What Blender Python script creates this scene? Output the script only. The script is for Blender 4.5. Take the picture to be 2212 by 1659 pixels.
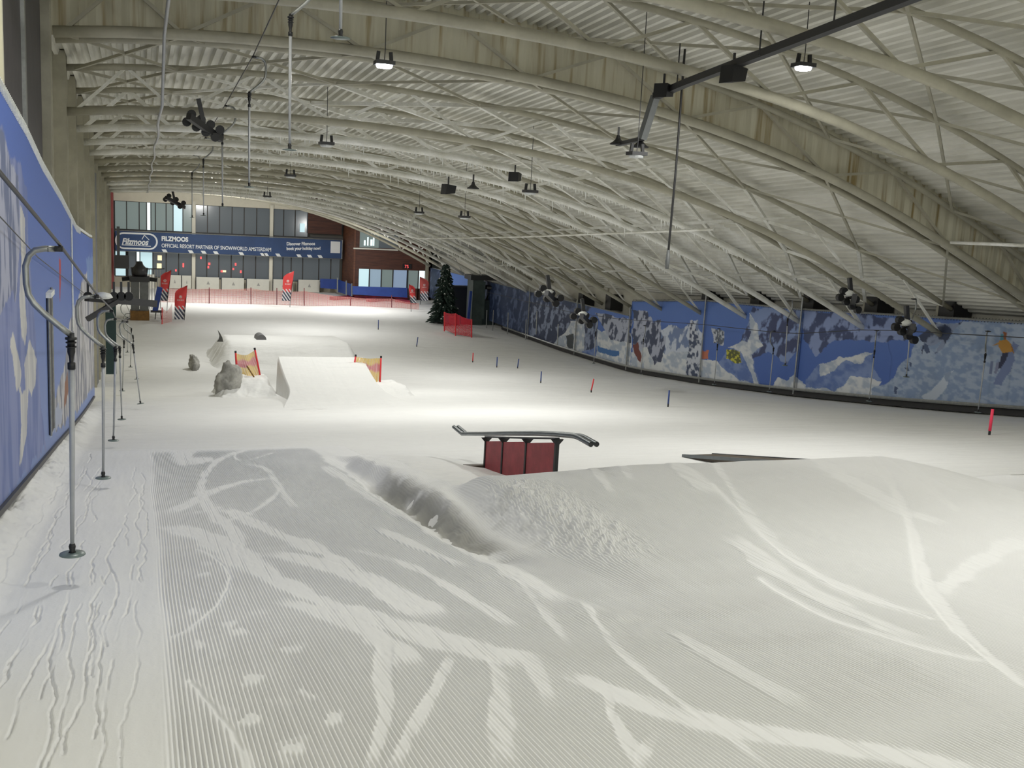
import bpy, bmesh, math, random
import numpy as np
from mathutils import Vector, Matrix
random.seed(7)
S = bpy.context.scene
C = S.collection
for o in list(bpy.data.objects): bpy.data.objects.remove(o)

# ------------------------------------------------------------------ camera
FPX, IW, IH = 2200.0, 2212, 1659
pitch = math.atan(361/FPX); roll = math.radians(3.1); yaw = math.radians(20.3457)
cy_, sy_ = math.cos(yaw), math.sin(yaw); cp_, sp_ = math.cos(pitch), math.sin(pitch)
fw = np.array([sy_*cp_, cy_*cp_, -sp_]); r0 = np.array([cy_, -sy_, 0.0]); u0 = np.cross(r0, fw)
cr_, sr_ = math.cos(roll), math.sin(roll)
rt = cr_*r0 + sr_*u0; up = -sr_*r0 + cr_*u0
cam = bpy.data.cameras.new('camera'); cam.lens = FPX/IW*36; cam.sensor_width = 36; cam.clip_end = 300; cam.clip_start = .05
co = bpy.data.objects.new('camera', cam); C.objects.link(co)
M = Matrix.Identity(4)
for i in range(3):
    M[i][0], M[i][1], M[i][2] = rt[i], up[i], -fw[i]
co.matrix_world = M
S.camera = co
def at(px, py, Y):                       # point of the vertical plane y = Y seen at that place of the frame
    v = fw + (px-IW/2)/FPX*rt - (py-IH/2)/FPX*up
    return Vector(v*Y/v[1])
def atx(px, py, X):
    v = fw + (px-IW/2)/FPX*rt - (py-IH/2)/FPX*up
    return Vector(v*X/v[0])

# ------------------------------------------------------------------ world, exposure
w = bpy.data.worlds.new('hall_fill'); S.world = w; w.use_nodes = True
w.node_tree.nodes['Background'].inputs[0].default_value = (.93, .96, .90, 1)
w.node_tree.nodes['Background'].inputs[1].default_value = 1.7  # raised ambient fill, entering through the open rear of the hall
S.view_settings.view_transform = 'Standard'; S.view_settings.look = 'None'
S.view_settings.gamma = 1; S.view_settings.exposure = 0.0
S.cycles.use_denoising = True
S.cycles.max_bounces = 10; S.cycles.diffuse_bounces = 9; S.cycles.glossy_bounces = 2
S.cycles.transmission_bounces = 3; S.cycles.transparent_max_bounces = 12
S.cycles.caustics_reflective = False; S.cycles.caustics_refractive = False
S.cycles.sample_clamp_indirect = 20

# ------------------------------------------------------------------ materials
MATS = {}
def mat(name, col, rough=.6, metal=0., noise=0., nscale=3., bump=0., bscale=20., emit=None, estr=1., col2=None, stretch=(1,1,1), alpha=1.):
    if name in MATS: return MATS[name]
    m = bpy.data.materials.new(name); m.use_nodes = True; nt = m.node_tree; b = nt.nodes['Principled BSDF']
    L = nt.links.new
    b.inputs['Base Color'].default_value = (*col, 1); b.inputs['Roughness'].default_value = rough; b.inputs['Metallic'].default_value = metal
    if noise or bump or col2:
        tc = nt.nodes.new('ShaderNodeTexCoord'); mp = nt.nodes.new('ShaderNodeMapping'); mp.inputs['Scale'].default_value = stretch
        L(tc.outputs['Object'], mp.inputs[0])
    if noise or col2:
        n = nt.nodes.new('ShaderNodeTexNoise'); n.inputs['Scale'].default_value = nscale; n.inputs['Detail'].default_value = 6; n.inputs['Roughness'].default_value = .65
        L(mp.outputs[0], n.inputs['Vector'])
        cr = nt.nodes.new('ShaderNodeValToRGB'); cr.color_ramp.elements[0].position = .38; cr.color_ramp.elements[1].position = .66
        c2 = col2 if col2 else tuple(c*(1-noise) for c in col)
        cr.color_ramp.elements[0].color = (*c2, 1); cr.color_ramp.elements[1].color = (*col, 1)
        L(n.outputs[0], cr.inputs[0]); L(cr.outputs[0], b.inputs['Base Color'])
    if bump:
        n2 = nt.nodes.new('ShaderNodeTexNoise'); n2.inputs['Scale'].default_value = bscale; n2.inputs['Detail'].default_value = 5
        L(mp.outputs[0], n2.inputs['Vector'])
        bp = nt.nodes.new('ShaderNodeBump'); bp.inputs['Strength'].default_value = bump; bp.inputs['Distance'].default_value = .02
        L(n2.outputs[0], bp.inputs['Height']); L(bp.outputs[0], b.inputs['Normal'])
    if emit:
        b.inputs['Emission Color'].default_value = (*emit, 1); b.inputs['Emission Strength'].default_value = estr
    if alpha < 1: b.inputs['Alpha'].default_value = alpha
    MATS[name] = m; return m
def vcmat(name, rough=.6, bump=0.):
    m = mat(name, (.5, .5, .5), rough, bump=bump, bscale=60)
    a = m.node_tree.nodes.new('ShaderNodeVertexColor'); a.layer_name = 'Col'
    m.node_tree.links.new(a.outputs[0], m.node_tree.nodes['Principled BSDF'].inputs['Base Color'])
    return m
STEEL = mat('painted_cream_steel', (.42, .40, .315), .5, noise=.22, nscale=1.6, bump=.15, bscale=12)
FROST = mat('frosted_steel', (.90, .90, .87), .8, col2=(.62, .61, .54), nscale=1.1, bump=.8, bscale=25)
ICE = mat('rime_ice', (.84, .85, .81), .6, noise=.1, nscale=8, bump=.8, bscale=30)
DECK = mat('galvanised_roof_sheet', (.80, .79, .73), .55, col2=(.58, .57, .50), nscale=.9, stretch=(1, .25, 1), bump=.1)
DECKFROST = mat('rimed_roof_sheet', (.80, .80, .76), .7, col2=(.60, .59, .53), nscale=.8, bump=.5, bscale=9)
CREAM = mat('cream_wall_panel', (.66, .63, .49), .6, noise=.15, nscale=.8, stretch=(1, 1, .15))
CHAR = mat('charcoal_cladding', (.075, .068, .07), .6, noise=.2)
BLACK = mat('black_rubber', (.012, .012, .013), .5)
DARK = mat('dark_metal', (.05, .05, .052), .45, .4)
GALV = mat('galvanised_tube', (.36, .37, .36), .38, .75, noise=.2, nscale=9)
ROD = mat('grey_fibreglass_rod', (.42, .43, .44), .35, noise=.1, nscale=12)
DISC = mat('grey_plastic_disc', (.16, .20, .19), .3)
WHITE = mat('white_board', (.68, .67, .60), .6, noise=.06)
RED = mat('red_pvc_panel', (.42, .055, .065), .55, noise=.3, nscale=5)
REDP = mat('red_plastic_pole', (.70, .04, .05), .5)
BLUEP = mat('blue_plastic_pole', (.035, .07, .24), .5)
NEON = mat('neon_red_pole', (.95, .05, .12), .5)
BLUE = mat('blue_padding', (.02, .06, .30), .5, noise=.2)
NAVY = mat('navy_banner_cloth', (.022, .06, .17), .6, noise=.2, nscale=.8)
LETTER = mat('white_lettering', (.75, .77, .78), .6)
WOOD = mat('dark_larch_cladding', (.12, .040, .022), .55, col2=(.055, .02, .014), nscale=1.4, stretch=(.6, .6, 7), bump=.4)
WOODL = mat('light_larch_cladding', (.19, .075, .035), .55, col2=(.10, .035, .02), nscale=1.4, stretch=(.6, .6, 7), bump=.4)
GLASSD = mat('dark_window_glass', (.055, .065, .075), .12, noise=.3, nscale=.5)
GLASSM = mat('dim_window_glass', (.12, .15, .16), .12, noise=.4, nscale=.7)
LIT = mat('lit_room_glass', (.3, .4, .42), .3, emit=(.62, .86, .92), estr=.75)
LITW = mat('bright_room_glass', (.3, .4, .42), .3, emit=(.85, 1, 1), estr=1.15)
LITY = mat('warm_lit_room', (.5, .4, .2), .3, emit=(1, .86, .55), estr=1.0)
REDL = mat('red_lamp_glow', (.5, .02, .02), .3, emit=(1, .12, .12), estr=1.3)
MULL = mat('window_mullion', (.03, .028, .026), .5)
MACH = mat('grey_machine_housing', (.17, .18, .18), .5, noise=.3, nscale=2)
GREENM = mat('green_grey_hut', (.07, .10, .09), .6, noise=.3, nscale=2)
RUST = mat('orange_rust', (.24, .12, .025), .7, noise=.4, nscale=4)
NEEDLE = mat('fir_needles', (.018, .04, .028), .8, noise=.4, nscale=6)
FASC = mat('stained_fascia_cladding', (.68, .66, .53), .55, col2=(.56, .53, .41), nscale=1.0, stretch=(3, 1, .3))
LENS = mat('lamp_lens', (.9, .9, .9), .3, emit=(.93, .97, 1), estr=22)
LENSD = mat('lamp_lens_far', (.6, .62, .62), .3)
PIPE = mat('rail_steel', (.17, .19, .20), .32, .7, noise=.2, nscale=5)
DIRT = mat('dirty_grey_snow', (.50, .49, .45), .9, noise=.55, nscale=2.2, bump=1., bscale=8)
BROWN = mat('brown_steel_box', (.11, .085, .06), .5, .3, noise=.3)

def net_mat(name, col, alpha, scale=26):
    m = mat(name, col, .8); nt = m.node_tree; b = nt.nodes['Principled BSDF']; L = nt.links.new
    tc = nt.nodes.new('ShaderNodeTexCoord'); sx = nt.nodes.new('ShaderNodeSeparateXYZ'); L(tc.outputs['UV'], sx.inputs[0])
    outs = []
    for k in (0, 1):
        f = nt.nodes.new('ShaderNodeMath'); f.operation = 'FRACT'; mu = nt.nodes.new('ShaderNodeMath'); mu.operation = 'MULTIPLY'; mu.inputs[1].default_value = scale
        L(sx.outputs[k], mu.inputs[0]); L(mu.outputs[0], f.inputs[0])
        lt = nt.nodes.new('ShaderNodeMath'); lt.operation = 'LESS_THAN'; lt.inputs[1].default_value = 1-math.sqrt(1-alpha); L(f.outputs[0], lt.inputs[0]); outs.append(lt)
    mx = nt.nodes.new('ShaderNodeMath'); mx.operation = 'MAXIMUM'; L(outs[0].outputs[0], mx.inputs[0]); L(outs[1].outputs[0], mx.inputs[1]); L(mx.outputs[0], b.inputs['Alpha'])
    return m
PINKNET = net_mat('faded_red_net', (.55, .22, .20), .5)
REDNET = net_mat('red_safety_net', (.55, .02, .04), .65)

# snow: fine bump, plus combed grooves where the groom attribute says so
SNOW = mat('packed_snow', (.79, .79, .785), .75, noise=.03, nscale=.6); SNOW.node_tree.nodes['Principled BSDF'].inputs['Specular IOR Level'].default_value = .25
def snow_bump(m, far):
    nt = m.node_tree; L = nt.links.new; b = nt.nodes['Principled BSDF']
    tc = nt.nodes.new('ShaderNodeTexCoord')
    n = nt.nodes.new('ShaderNodeTexNoise'); n.inputs['Scale'].default_value = 55 if not far else 14; n.inputs['Detail'].default_value = 4; L(tc.outputs['Object'], n.inputs['Vector'])
    b1 = nt.nodes.new('ShaderNodeBump'); b1.inputs['Strength'].default_value = .35 if not far else .3; b1.inputs['Distance'].default_value = .004 if not far else .02
    L(n.outputs[0], b1.inputs['Height']); last = b1
    if far:
        mp = nt.nodes.new('ShaderNodeMapping'); mp.inputs['Scale'].default_value = (.35, 1.3, 1); L(tc.outputs['Object'], mp.inputs[0])
        n2 = nt.nodes.new('ShaderNodeTexNoise'); n2.inputs['Scale'].default_value = 2.2; n2.inputs['Detail'].default_value = 5; L(mp.outputs[0], n2.inputs['Vector'])
        b2 = nt.nodes.new('ShaderNodeBump'); b2.inputs['Strength'].default_value = .6; b2.inputs['Distance'].default_value = .12
        L(n2.outputs[0], b2.inputs['Height']); L(b1.outputs[0], b2.inputs['Normal']); last = b2
        wv = nt.nodes.new('ShaderNodeTexWave'); wv.inputs['Scale'].default_value = 1/.0229*.314159; wv.bands_direction = 'X'; L(tc.outputs['Object'], wv.inputs['Vector'])
        at_ = nt.nodes.new('ShaderNodeAttribute'); at_.attribute_name = 'groom'
        mu = nt.nodes.new('ShaderNodeMath'); mu.operation = 'MULTIPLY'; L(wv.outputs['Fac'], mu.inputs[0]); L(at_.outputs['Fac'], mu.inputs[1])
        b3 = nt.nodes.new('ShaderNodeBump'); b3.inputs['Strength'].default_value = .8; b3.inputs['Distance'].default_value = .006
        L(mu.outputs[0], b3.inputs['Height']); L(b2.outputs[0], b3.inputs['Normal']); last = b3
    L(last.outputs[0], b.inputs['Normal'])
snow_bump(SNOW, False)
_nt = SNOW.node_tree; _b = _nt.nodes['Principled BSDF']; _src = _b.inputs['Base Color'].links[0].from_socket; _at = _nt.nodes.new('ShaderNodeAttribute'); _at.attribute_name = 'grey_mix'
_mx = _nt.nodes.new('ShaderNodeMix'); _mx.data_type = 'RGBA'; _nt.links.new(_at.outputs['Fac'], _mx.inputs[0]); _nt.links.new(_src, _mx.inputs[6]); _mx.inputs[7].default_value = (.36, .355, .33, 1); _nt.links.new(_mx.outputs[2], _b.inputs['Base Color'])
SNOWF = mat('packed_snow_lower_slope', (.79, .79, .775), .8, noise=.05, nscale=.25); SNOWF.node_tree.nodes['Principled BSDF'].inputs['Specular IOR Level'].default_value = .25
snow_bump(SNOWF, True)

# ------------------------------------------------------------------ object helpers
def tag(o, label=None, cat=None, group=None, kind=None):
    if label: o['label'] = label
    if cat: o['category'] = cat
    if group: o['group'] = group
    if kind: o['kind'] = kind
    return o
def link(name, me, parent=None, loc=(0, 0, 0)):
    o = bpy.data.objects.new(name, me); C.objects.link(o)
    if parent: o.parent = parent
    o.location = loc
    return o
def empty(name, loc=(0, 0, 0), rz=0):
    o = bpy.data.objects.new(name, None); C.objects.link(o); o.location = loc; o.rotation_euler = (0, 0, rz); o.empty_display_size = .1
    return o
def thing(name, loc, label, cat, group=None, rz=0): return tag(empty(name, loc, rz), label, cat, group)
def copy_tree(o, parent=None):
    c = o.copy(); C.objects.link(c); c.parent = parent
    for ch in o.children: copy_tree(ch, c)
    return c
class MB:
    def __init__(s): s.v = []; s.f = []; s.uv = None
    def box(s, a, b):
        (x0, y0, z0), (x1, y1, z1) = a, b; n = len(s.v)
        s.v += [(x0, y0, z0), (x1, y0, z0), (x1, y1, z0), (x0, y1, z0), (x0, y0, z1), (x1, y0, z1), (x1, y1, z1), (x0, y1, z1)]
        s.f += [tuple(n+i for i in q) for q in ((0, 3, 2, 1), (4, 5, 6, 7), (0, 1, 5, 4), (1, 2, 6, 5), (2, 3, 7, 6), (3, 0, 4, 7))]
        return s
    def tube(s, pts, r, n=8, caps=True):
        pts = [Vector(p) for p in pts]; rr = r if isinstance(r, (list, tuple)) else [r]*len(pts); base = len(s.v)
        prev = None
        for i, p in enumerate(pts):
            d = (pts[min(i+1, len(pts)-1)] - pts[max(i-1, 0)]).normalized()
            if prev is None:
                h = Vector((0, 0, 1)) if abs(d.z) < .9 else Vector((1, 0, 0)); a = d.cross(h).normalized()
            else: a = (prev - d*prev.dot(d)).normalized()
            prev = a; b = d.cross(a)
            for k in range(n):
                t = 2*math.pi*k/n; s.v.append(tuple(p + (a*math.cos(t) + b*math.sin(t))*rr[i]))
        for i in range(len(pts)-1):
            for k in range(n):
                k2 = (k+1) % n; s.f.append((base+i*n+k, base+i*n+k2, base+(i+1)*n+k2, base+(i+1)*n+k))
        if caps:
            s.f.append(tuple(base+k for k in range(n))[::-1]); s.f.append(tuple(base+(len(pts)-1)*n+k for k in range(n)))
        return s
    def bar(s, p, q, w, h):
        p, q = Vector(p), Vector(q); d = (q-p).normalized(); hz = Vector((0, 0, 1)) if abs(d.z) < .95 else Vector((1, 0, 0))
        a = d.cross(hz).normalized()*w/2; b = a.cross(d).normalized()*h/2; n = len(s.v)
        for c in (p, q): s.v += [tuple(c-a-b), tuple(c+a-b), tuple(c+a+b), tuple(c-a+b)]
        s.f += [tuple(n+i for i in f) for f in ((0, 1, 2, 3), (7, 6, 5, 4), (0, 4, 5, 1), (1, 5, 6, 2), (2, 6, 7, 3), (3, 7, 4, 0))]
        return s
    def prism(s, poly, y0, y1):            # polygon in x,z extruded along y
        n = len(s.v); k = len(poly)
        s.v += [(x, y0, z) for x, z in poly] + [(x, y1, z) for x, z in poly]
        s.f.append(tuple(range(n, n+k))); s.f.append(tuple(range(n+2*k-1, n+k-1, -1)))
        for i in range(k): s.f.append((n+i, n+k+i, n+k+(i+1) % k, n+(i+1) % k))
        return s
    def lathe(s, prof_, c=(0, 0, 0), n=16):
        b = len(s.v)
        for r, z in prof_:
            for k in range(n): t = 2*math.pi*k/n; s.v.append((c[0]+r*math.cos(t), c[1]+r*math.sin(t), c[2]+z))
        for i in range(len(prof_)-1):
            for k in range(n): k2 = (k+1) % n; s.f.append((b+i*n+k, b+i*n+k2, b+(i+1)*n+k2, b+(i+1)*n+k))
        s.f.append(tuple(b+k for k in range(n))[::-1]); s.f.append(tuple(b+(len(prof_)-1)*n+k for k in range(n)))
        return s
    def build(s, name, m, parent=None, smooth=False, loc=(0, 0, 0)):
        me = bpy.data.meshes.new(name); me.from_pydata([tuple(map(float, v)) for v in s.v], [], s.f); me.update()
        bm = bmesh.new(); bm.from_mesh(me); bmesh.ops.recalc_face_normals(bm, faces=bm.faces); bm.to_mesh(me); bm.free()
        if smooth:
            me.polygons.foreach_set('use_smooth', [len(p.vertices) == 4 for p in me.polygons])
        me.materials.append(m)
        return link(name, me, parent, loc)
def grid_mesh(name, X, Y, Z, m, keep=None, attrs=None, cols=None, smooth=True, uv=False):
    r, c = X.shape
    co_ = np.empty((r*c, 3), np.float32); co_[:, 0] = X.ravel(); co_[:, 1] = Y.ravel(); co_[:, 2] = Z.ravel()
    i = np.arange(r*c, dtype=np.int32).reshape(r, c)
    q = np.stack([i[:-1, :-1], i[:-1, 1:], i[1:, 1:], i[1:, :-1]], -1).reshape(-1, 4)
    if keep is not None: q = q[keep.ravel()]
    me = bpy.data.meshes.new(name); n = len(q)
    me.vertices.add(r*c); me.vertices.foreach_set('co', co_.ravel())
    me.loops.add(n*4); me.loops.foreach_set('vertex_index', q.ravel().astype(np.int32))
    me.polygons.add(n); me.polygons.foreach_set('loop_start', np.arange(n, dtype=np.int32)*4)
    me.polygons.foreach_set('use_smooth', np.full(n, smooth))
    me.update(calc_edges=True)
    if attrs:
        for k, a in attrs.items():
            t = me.attributes.new(k, 'FLOAT', 'POINT'); t.data.foreach_set('value', a.ravel().astype(np.float32))
    if cols is not None:
        t = me.color_attributes.new('Col', 'FLOAT_COLOR', 'POINT'); cc = np.ones((r*c, 4), np.float32); cc[:, :3] = cols.reshape(-1, 3); t.data.foreach_set('color', cc.ravel())
    if uv:
        U, V = np.meshgrid(np.linspace(0, 1, c), np.linspace(0, 1, r)); uvs = np.stack([U.ravel(), V.ravel()], -1)[q.ravel()]
        l = me.uv_layers.new(name='UVMap'); l.data.foreach_set('uv', uvs.ravel().astype(np.float32))
    me.materials.append(m)
    return me
def text(parent, s, size, loc, rot=(math.pi/2, 0, 0), m=None, shear=0, offset=0, name='lettering', xs=1., extrude=.004):
    c = bpy.data.curves.new('txt', 'FONT'); c.body = s; c.size = size; c.shear = shear; c.offset = offset; c.extrude = extrude; c.resolution_u = 3
    t = bpy.data.objects.new('txt', c); C.objects.link(t)
    me = bpy.data.meshes.new_from_object(t.evaluated_get(bpy.context.evaluated_depsgraph_get())); bpy.data.objects.remove(t)
    me.materials.clear(); me.materials.append(m or LETTER)
    o = link(name, me, parent, loc); o.rotation_euler = rot; o.scale = (xs, 1, 1)
    return o

# ------------------------------------------------------------------ noise
def vnoise(x, y, seed=0):
    xi = np.floor(x); yi = np.floor(y); fx = x-xi; fy = y-yi; fx = fx*fx*(3-2*fx); fy = fy*fy*(3-2*fy)
    def h(a, b):
        t = np.sin(a*127.1+b*311.7+seed*74.7)*43758.5453; return t-np.floor(t)
    return (h(xi, yi)*(1-fx)+h(xi+1, yi)*fx)*(1-fy)+(h(xi, yi+1)*(1-fx)+h(xi+1, yi+1)*fx)*fy
def fbm(x, y, seed=0, o=4):
    a = .5; t = 0
    for k in range(o): t = t+a*vnoise(x*2**k, y*2**k, seed+k*13); a *= .5
    return t/(1-.5**o)
def sm(t): t = np.clip(t, 0, 1); return t*t*(3-2*t)

# ------------------------------------------------------------------ slope profile and snow height
PY = [-5, 0, 5, 8, 12.5, 16.4, 19.6, 24, 29.2, 35.5, 42, 50, 60, 72, 82, 90]
PZ = [-1.2, -1.75, -2.4, -2.8, -3.42, -3.95, -4.4, -5.0, -5.63, -6.3, -6.85, -7.03, -7.05, -6.95, -6.75, -6.7]
def prof(y): return (np.interp(y-1.5, PY, PZ)+np.interp(y, PY, PZ)+np.interp(y+1.5, PY, PZ))/3
def fl(px, py):
    v = fw + (px-IW/2)/FPX*rt - (py-IH/2)/FPX*up
    t = np.linspace(1, 120, 24000); i = int(np.argmax(v[2]*t - prof(v[1]*t) < 0)); return Vector(v*t[i])
def height(x, y):
    z = prof(y)
    # bank of ploughed snow along the left wall
    b = sm((-.82-x)/.38)*sm((30-y)/6)
    z = z + b*(.13+.16*(fbm(x*4, y*2.2, 3)-.3)+.05*(fbm(x*17, y*11, 4, 3)-.5))
    # take-off ramp of the near box: long face, crest at y = 9.4, drop behind it
    face = sm((y-5.1)/4.6)*(.36+.07*sm((x-3.3)/2))
    back = 1-sm((y-9.5-.25*fbm(x*.8, y*0, 9))/.9)
    side = sm((x-2.98-.18*sm((9.4-y)/3))/.42)*(1-sm((x-8.3)/1.5))
    z = z + face*back*side
    crumb = side*(1-sm((x-3.55)/.5))*sm((y-6.4)/1)*sm((9.6-y)/.5)
    z = z + crumb*.06*(fbm(x*24, y*20, 21, 3)-.5)*2
    # snow ledge beyond the drag-lift piste
    led = sm((x-2.70-.16*(fbm(y*1.3, y*0+.5, 5)-.5)*2)/.22)*sm((15.6-y)/2.2)*sm((y-8.3)/1.4)*(1-sm((x-3.3)/1.6))*(1-sm((x-2.95)/.25)*(1-sm((y-9.7)/.9)))
    z = z + led*.17*(.8+.4*fbm(x*3, y*3, 91))
    gul = np.exp(-((x-2.74-.1*(fbm(y*1.3, y*0+.5, 5)-.5))/.17)**2)*sm((13.2-y)/2)*sm((y-7.0)/.8)
    z = z - gul*.13*(.4+1.2*fbm(x*5, y*3, 6, 4))
    # windrow above the foot of the ramp
    fs = np.exp(-((x-2.62+.02*(y-5.5)+.10*np.sin(y*2.1))/.22)**2)*sm((13-y)/3)*sm((y-4.4)/1.2)
    z = z + fs*.035*(fbm(x*9, y*3, 8, 3))
    # gentle undulation
    z = z + .02*(fbm(x*.5, y*.35, 11)-.5)*sm((y-6)/6) + .05*(fbm(x*.25+3, y*.5, 12)-.5)*sm((y-12)/8)
    return z

# tracks: (kind, half width m, groom wipe, depth m, points in the frame of the photograph turned to points of the slope)
def smooth_line(p):
    for _ in range(2):
        q = [p[0]]
        for a, b in zip(p[:-1], p[1:]): q += [(a[0]*.75+b[0]*.25, a[1]*.75+b[1]*.25), (a[0]*.25+b[0]*.75, a[1]*.25+b[1]*.75)]
        p = q+[p[-1]]
    return p
def P2(pts): return [tuple(fl(*p))[:2] for p in pts]
BANDS = []
def band(pts, w, wipe=1., dep=-.002): BANDS.append((smooth_line(P2(pts)), w, wipe, dep))
band([(360, 1130), (470, 1170), (560, 1230), (700, 1300), (850, 1352), (1010, 1400), (1180, 1440)], .15)
band([(1180, 1440), (1400, 1520), (1560, 1570), (1750, 1600), (1980, 1640), (2212, 1690)], .11)
band([(560, 1190), (700, 1215), (850, 1280), (960, 1340)], .13)
band([(480, 1095), (590, 1150), (700, 1190), (830, 1262), (900, 1330)], .12)
band([(740, 1180), (880, 1215), (1010, 1290), (1130, 1365)], .05, .9)
band([(590, 1290), (760, 1340), (860, 1400), (900, 1450)], .09)
band([(835, 1380), (822, 1450), (840, 1520), (815, 1600), (800, 1680)], .045, 1, -.006)
band([(980, 1400), (950, 1470), (890, 1570), (840, 1680)], .04)
band([(1060, 1400), (1090, 1480), (1075, 1560), (1100, 1680)], .06, .85)
band([(1130, 1400), (1170, 1470), (1200, 1540)], .05, .8)
band([(1310, 1490), (1322, 1530), (1320, 1570)], .025, 1, -.008)
band([(1300, 1500), (1350, 1590), (1390, 1680)], .035)
band([(1430, 1570), (1390, 1620), (1375, 1680)], .035)
band([(1250, 1290), (1310, 1380), (1420, 1480), (1560, 1580), (1700, 1680)], .03, .9)
band([(1100, 1230), (1180, 1330), (1240, 1400)], .03, .8)
band([(1290, 1345), (1360, 1335), (1410, 1340)], .05, .6, .012)
band([(1420, 1350), (1600, 1455), (1760, 1540)], .06, .7, .01)
band([(560, 965), (480, 985), (440, 1020), (430, 1070), (470, 1120), (515, 1150), (518, 1200)], .07)
band([(600, 975), (520, 1000), (500, 980), (560, 970)], .03)
band([(340, 1110), (400, 1095), (450, 1060), (520, 1040), (600, 1030)], .10)
band([(440, 985), (400, 1010), (395, 960)], .2)
band([(470, 1130), (540, 1110), (590, 1075), (610, 1050)], .035)
band([(520, 1000), (580, 1010), (600, 1050), (640, 1100)], .05, .8)
band([(700, 1005), (800, 1075), (950, 1155), (1080, 1225), (1230, 1310)], .10, .85, .004)
band([(700, 985), (830, 1062), (960, 1140), (1060, 1195)], .14, 1)
band([(800, 1135), (900, 1180), (1010, 1230)], .05, .9, .008)
band([(1500, 1020), (1560, 1120), (1700, 1230), (1900, 1300), (2050, 1340)], .05, .8)
band([(1370, 1015), (1440, 1075), (1530, 1140)], .10, .8, .005)
band([(1200, 1010), (1260, 1075), (1320, 1140)], .07, .8, .004)
band([(1290, 1010), (1330, 1070), (1360, 1120)], .05, .7)
band([(1640, 1010), (1770, 1080), (1900, 1140), (2060, 1170)], .16, .8, -.003)
band([(1560, 1190), (1680, 1250), (1850, 1330), (2010, 1390)], .10, .8, .004)
band([(1830, 1020), (1960, 1150), (2000, 1260), (2080, 1370), (2212, 1480)], .045, 1, -.007)
band([(2212, 1180), (2100, 1230), (2010, 1290)], .12, 1)
band([(1850, 1010), (2060, 1100), (2212, 1150)], .25, 1)
FEET = [(450, 1215), (440, 1240), (480, 1280), (415, 1320), (430, 1390), (470, 1410), (497, 1345), (520, 1362), (560, 1322), (545, 1462), (535, 1472),
        (500, 1532), (540, 1552), (625, 1400), (640, 1395), (628, 1612), (650, 1600), (620, 1635), (720, 1548), (600, 1510), (430, 1105), (470, 1095), (500, 1155), (660, 1495), (540, 1110), (560, 1085)]
FEET = P2(FEET)
CRACKS = []
rc = random.Random(4)
for k in range(40):
    x0 = -.98+.026*k+rc.uniform(-.03, .03); y0 = 2.0+rc.uniform(0, 11); pts = []; x = x0
    for j in range(int(rc.uniform(8, 34))):
        pts.append((x, y0+j*.16)); x += rc.uniform(-.02, .02)+.006*math.sin(j*.4+k); x = min(max(x, x0-.09), x0+.09)
    CRACKS.append((pts, rc.uniform(.003, .005), rc.uniform(.012, .022)))
CRACKS.append((P2([(425, 1185), (455, 1197), (480, 1215), (495, 1235), (498, 1250), (490, 1275), (470, 1305), (440, 1335), (405, 1360), (370, 1375)]), .008, .008))
CRACKS.append((P2([(410, 1470), (430, 1487), (455, 1520), (485, 1555), (505, 1580), (520, 1610), (530, 1640), (535, 1680)]), .012, .014))
CRACKS.append((P2([(1960, 1170), (1985, 1270), (2060, 1360), (2212, 1480)]), .012, .008))
CRACKS.append((P2([(1840, 1025), (1950, 1085), (2060, 1145)]), .012, .01))
CRACKS.append((P2([(1530, 1120), (1680, 1220), (1840, 1290), (2010, 1335)]), .012, -.008))
CRACKS.append((P2([(1640, 1260), (1800, 1340), (2000, 1400), (2110, 1425)]), .015, .008))
def seg_dist(x, y, pts, par=False):
    d = np.full(x.shape, 9., np.float32); s_ = np.zeros(x.shape, np.float32); acc = 0.
    for (ax, ay), (bx, by) in zip(pts[:-1], pts[1:]):
        L2 = (bx-ax)**2+(by-ay)**2+1e-9; t = np.clip(((x-ax)*(bx-ax)+(y-ay)*(by-ay))/L2, 0, 1)
        e = np.hypot(x-ax-t*(bx-ax), y-ay-t*(by-ay)); k = e < d; d = np.where(k, e, d); s_ = np.where(k, acc+t*math.sqrt(L2), s_); acc += math.sqrt(L2)
    return (d, s_, acc) if par else d
def sub(xv, yv, pts, mg):
    xs = [p[0] for p in pts]; ys = [p[1] for p in pts]
    i = slice(*np.searchsorted(yv, [min(ys)-mg, max(ys)+mg])); j = slice(*np.searchsorted(xv, [min(xs)-mg, max(xs)+mg]))
    return i, j
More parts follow.
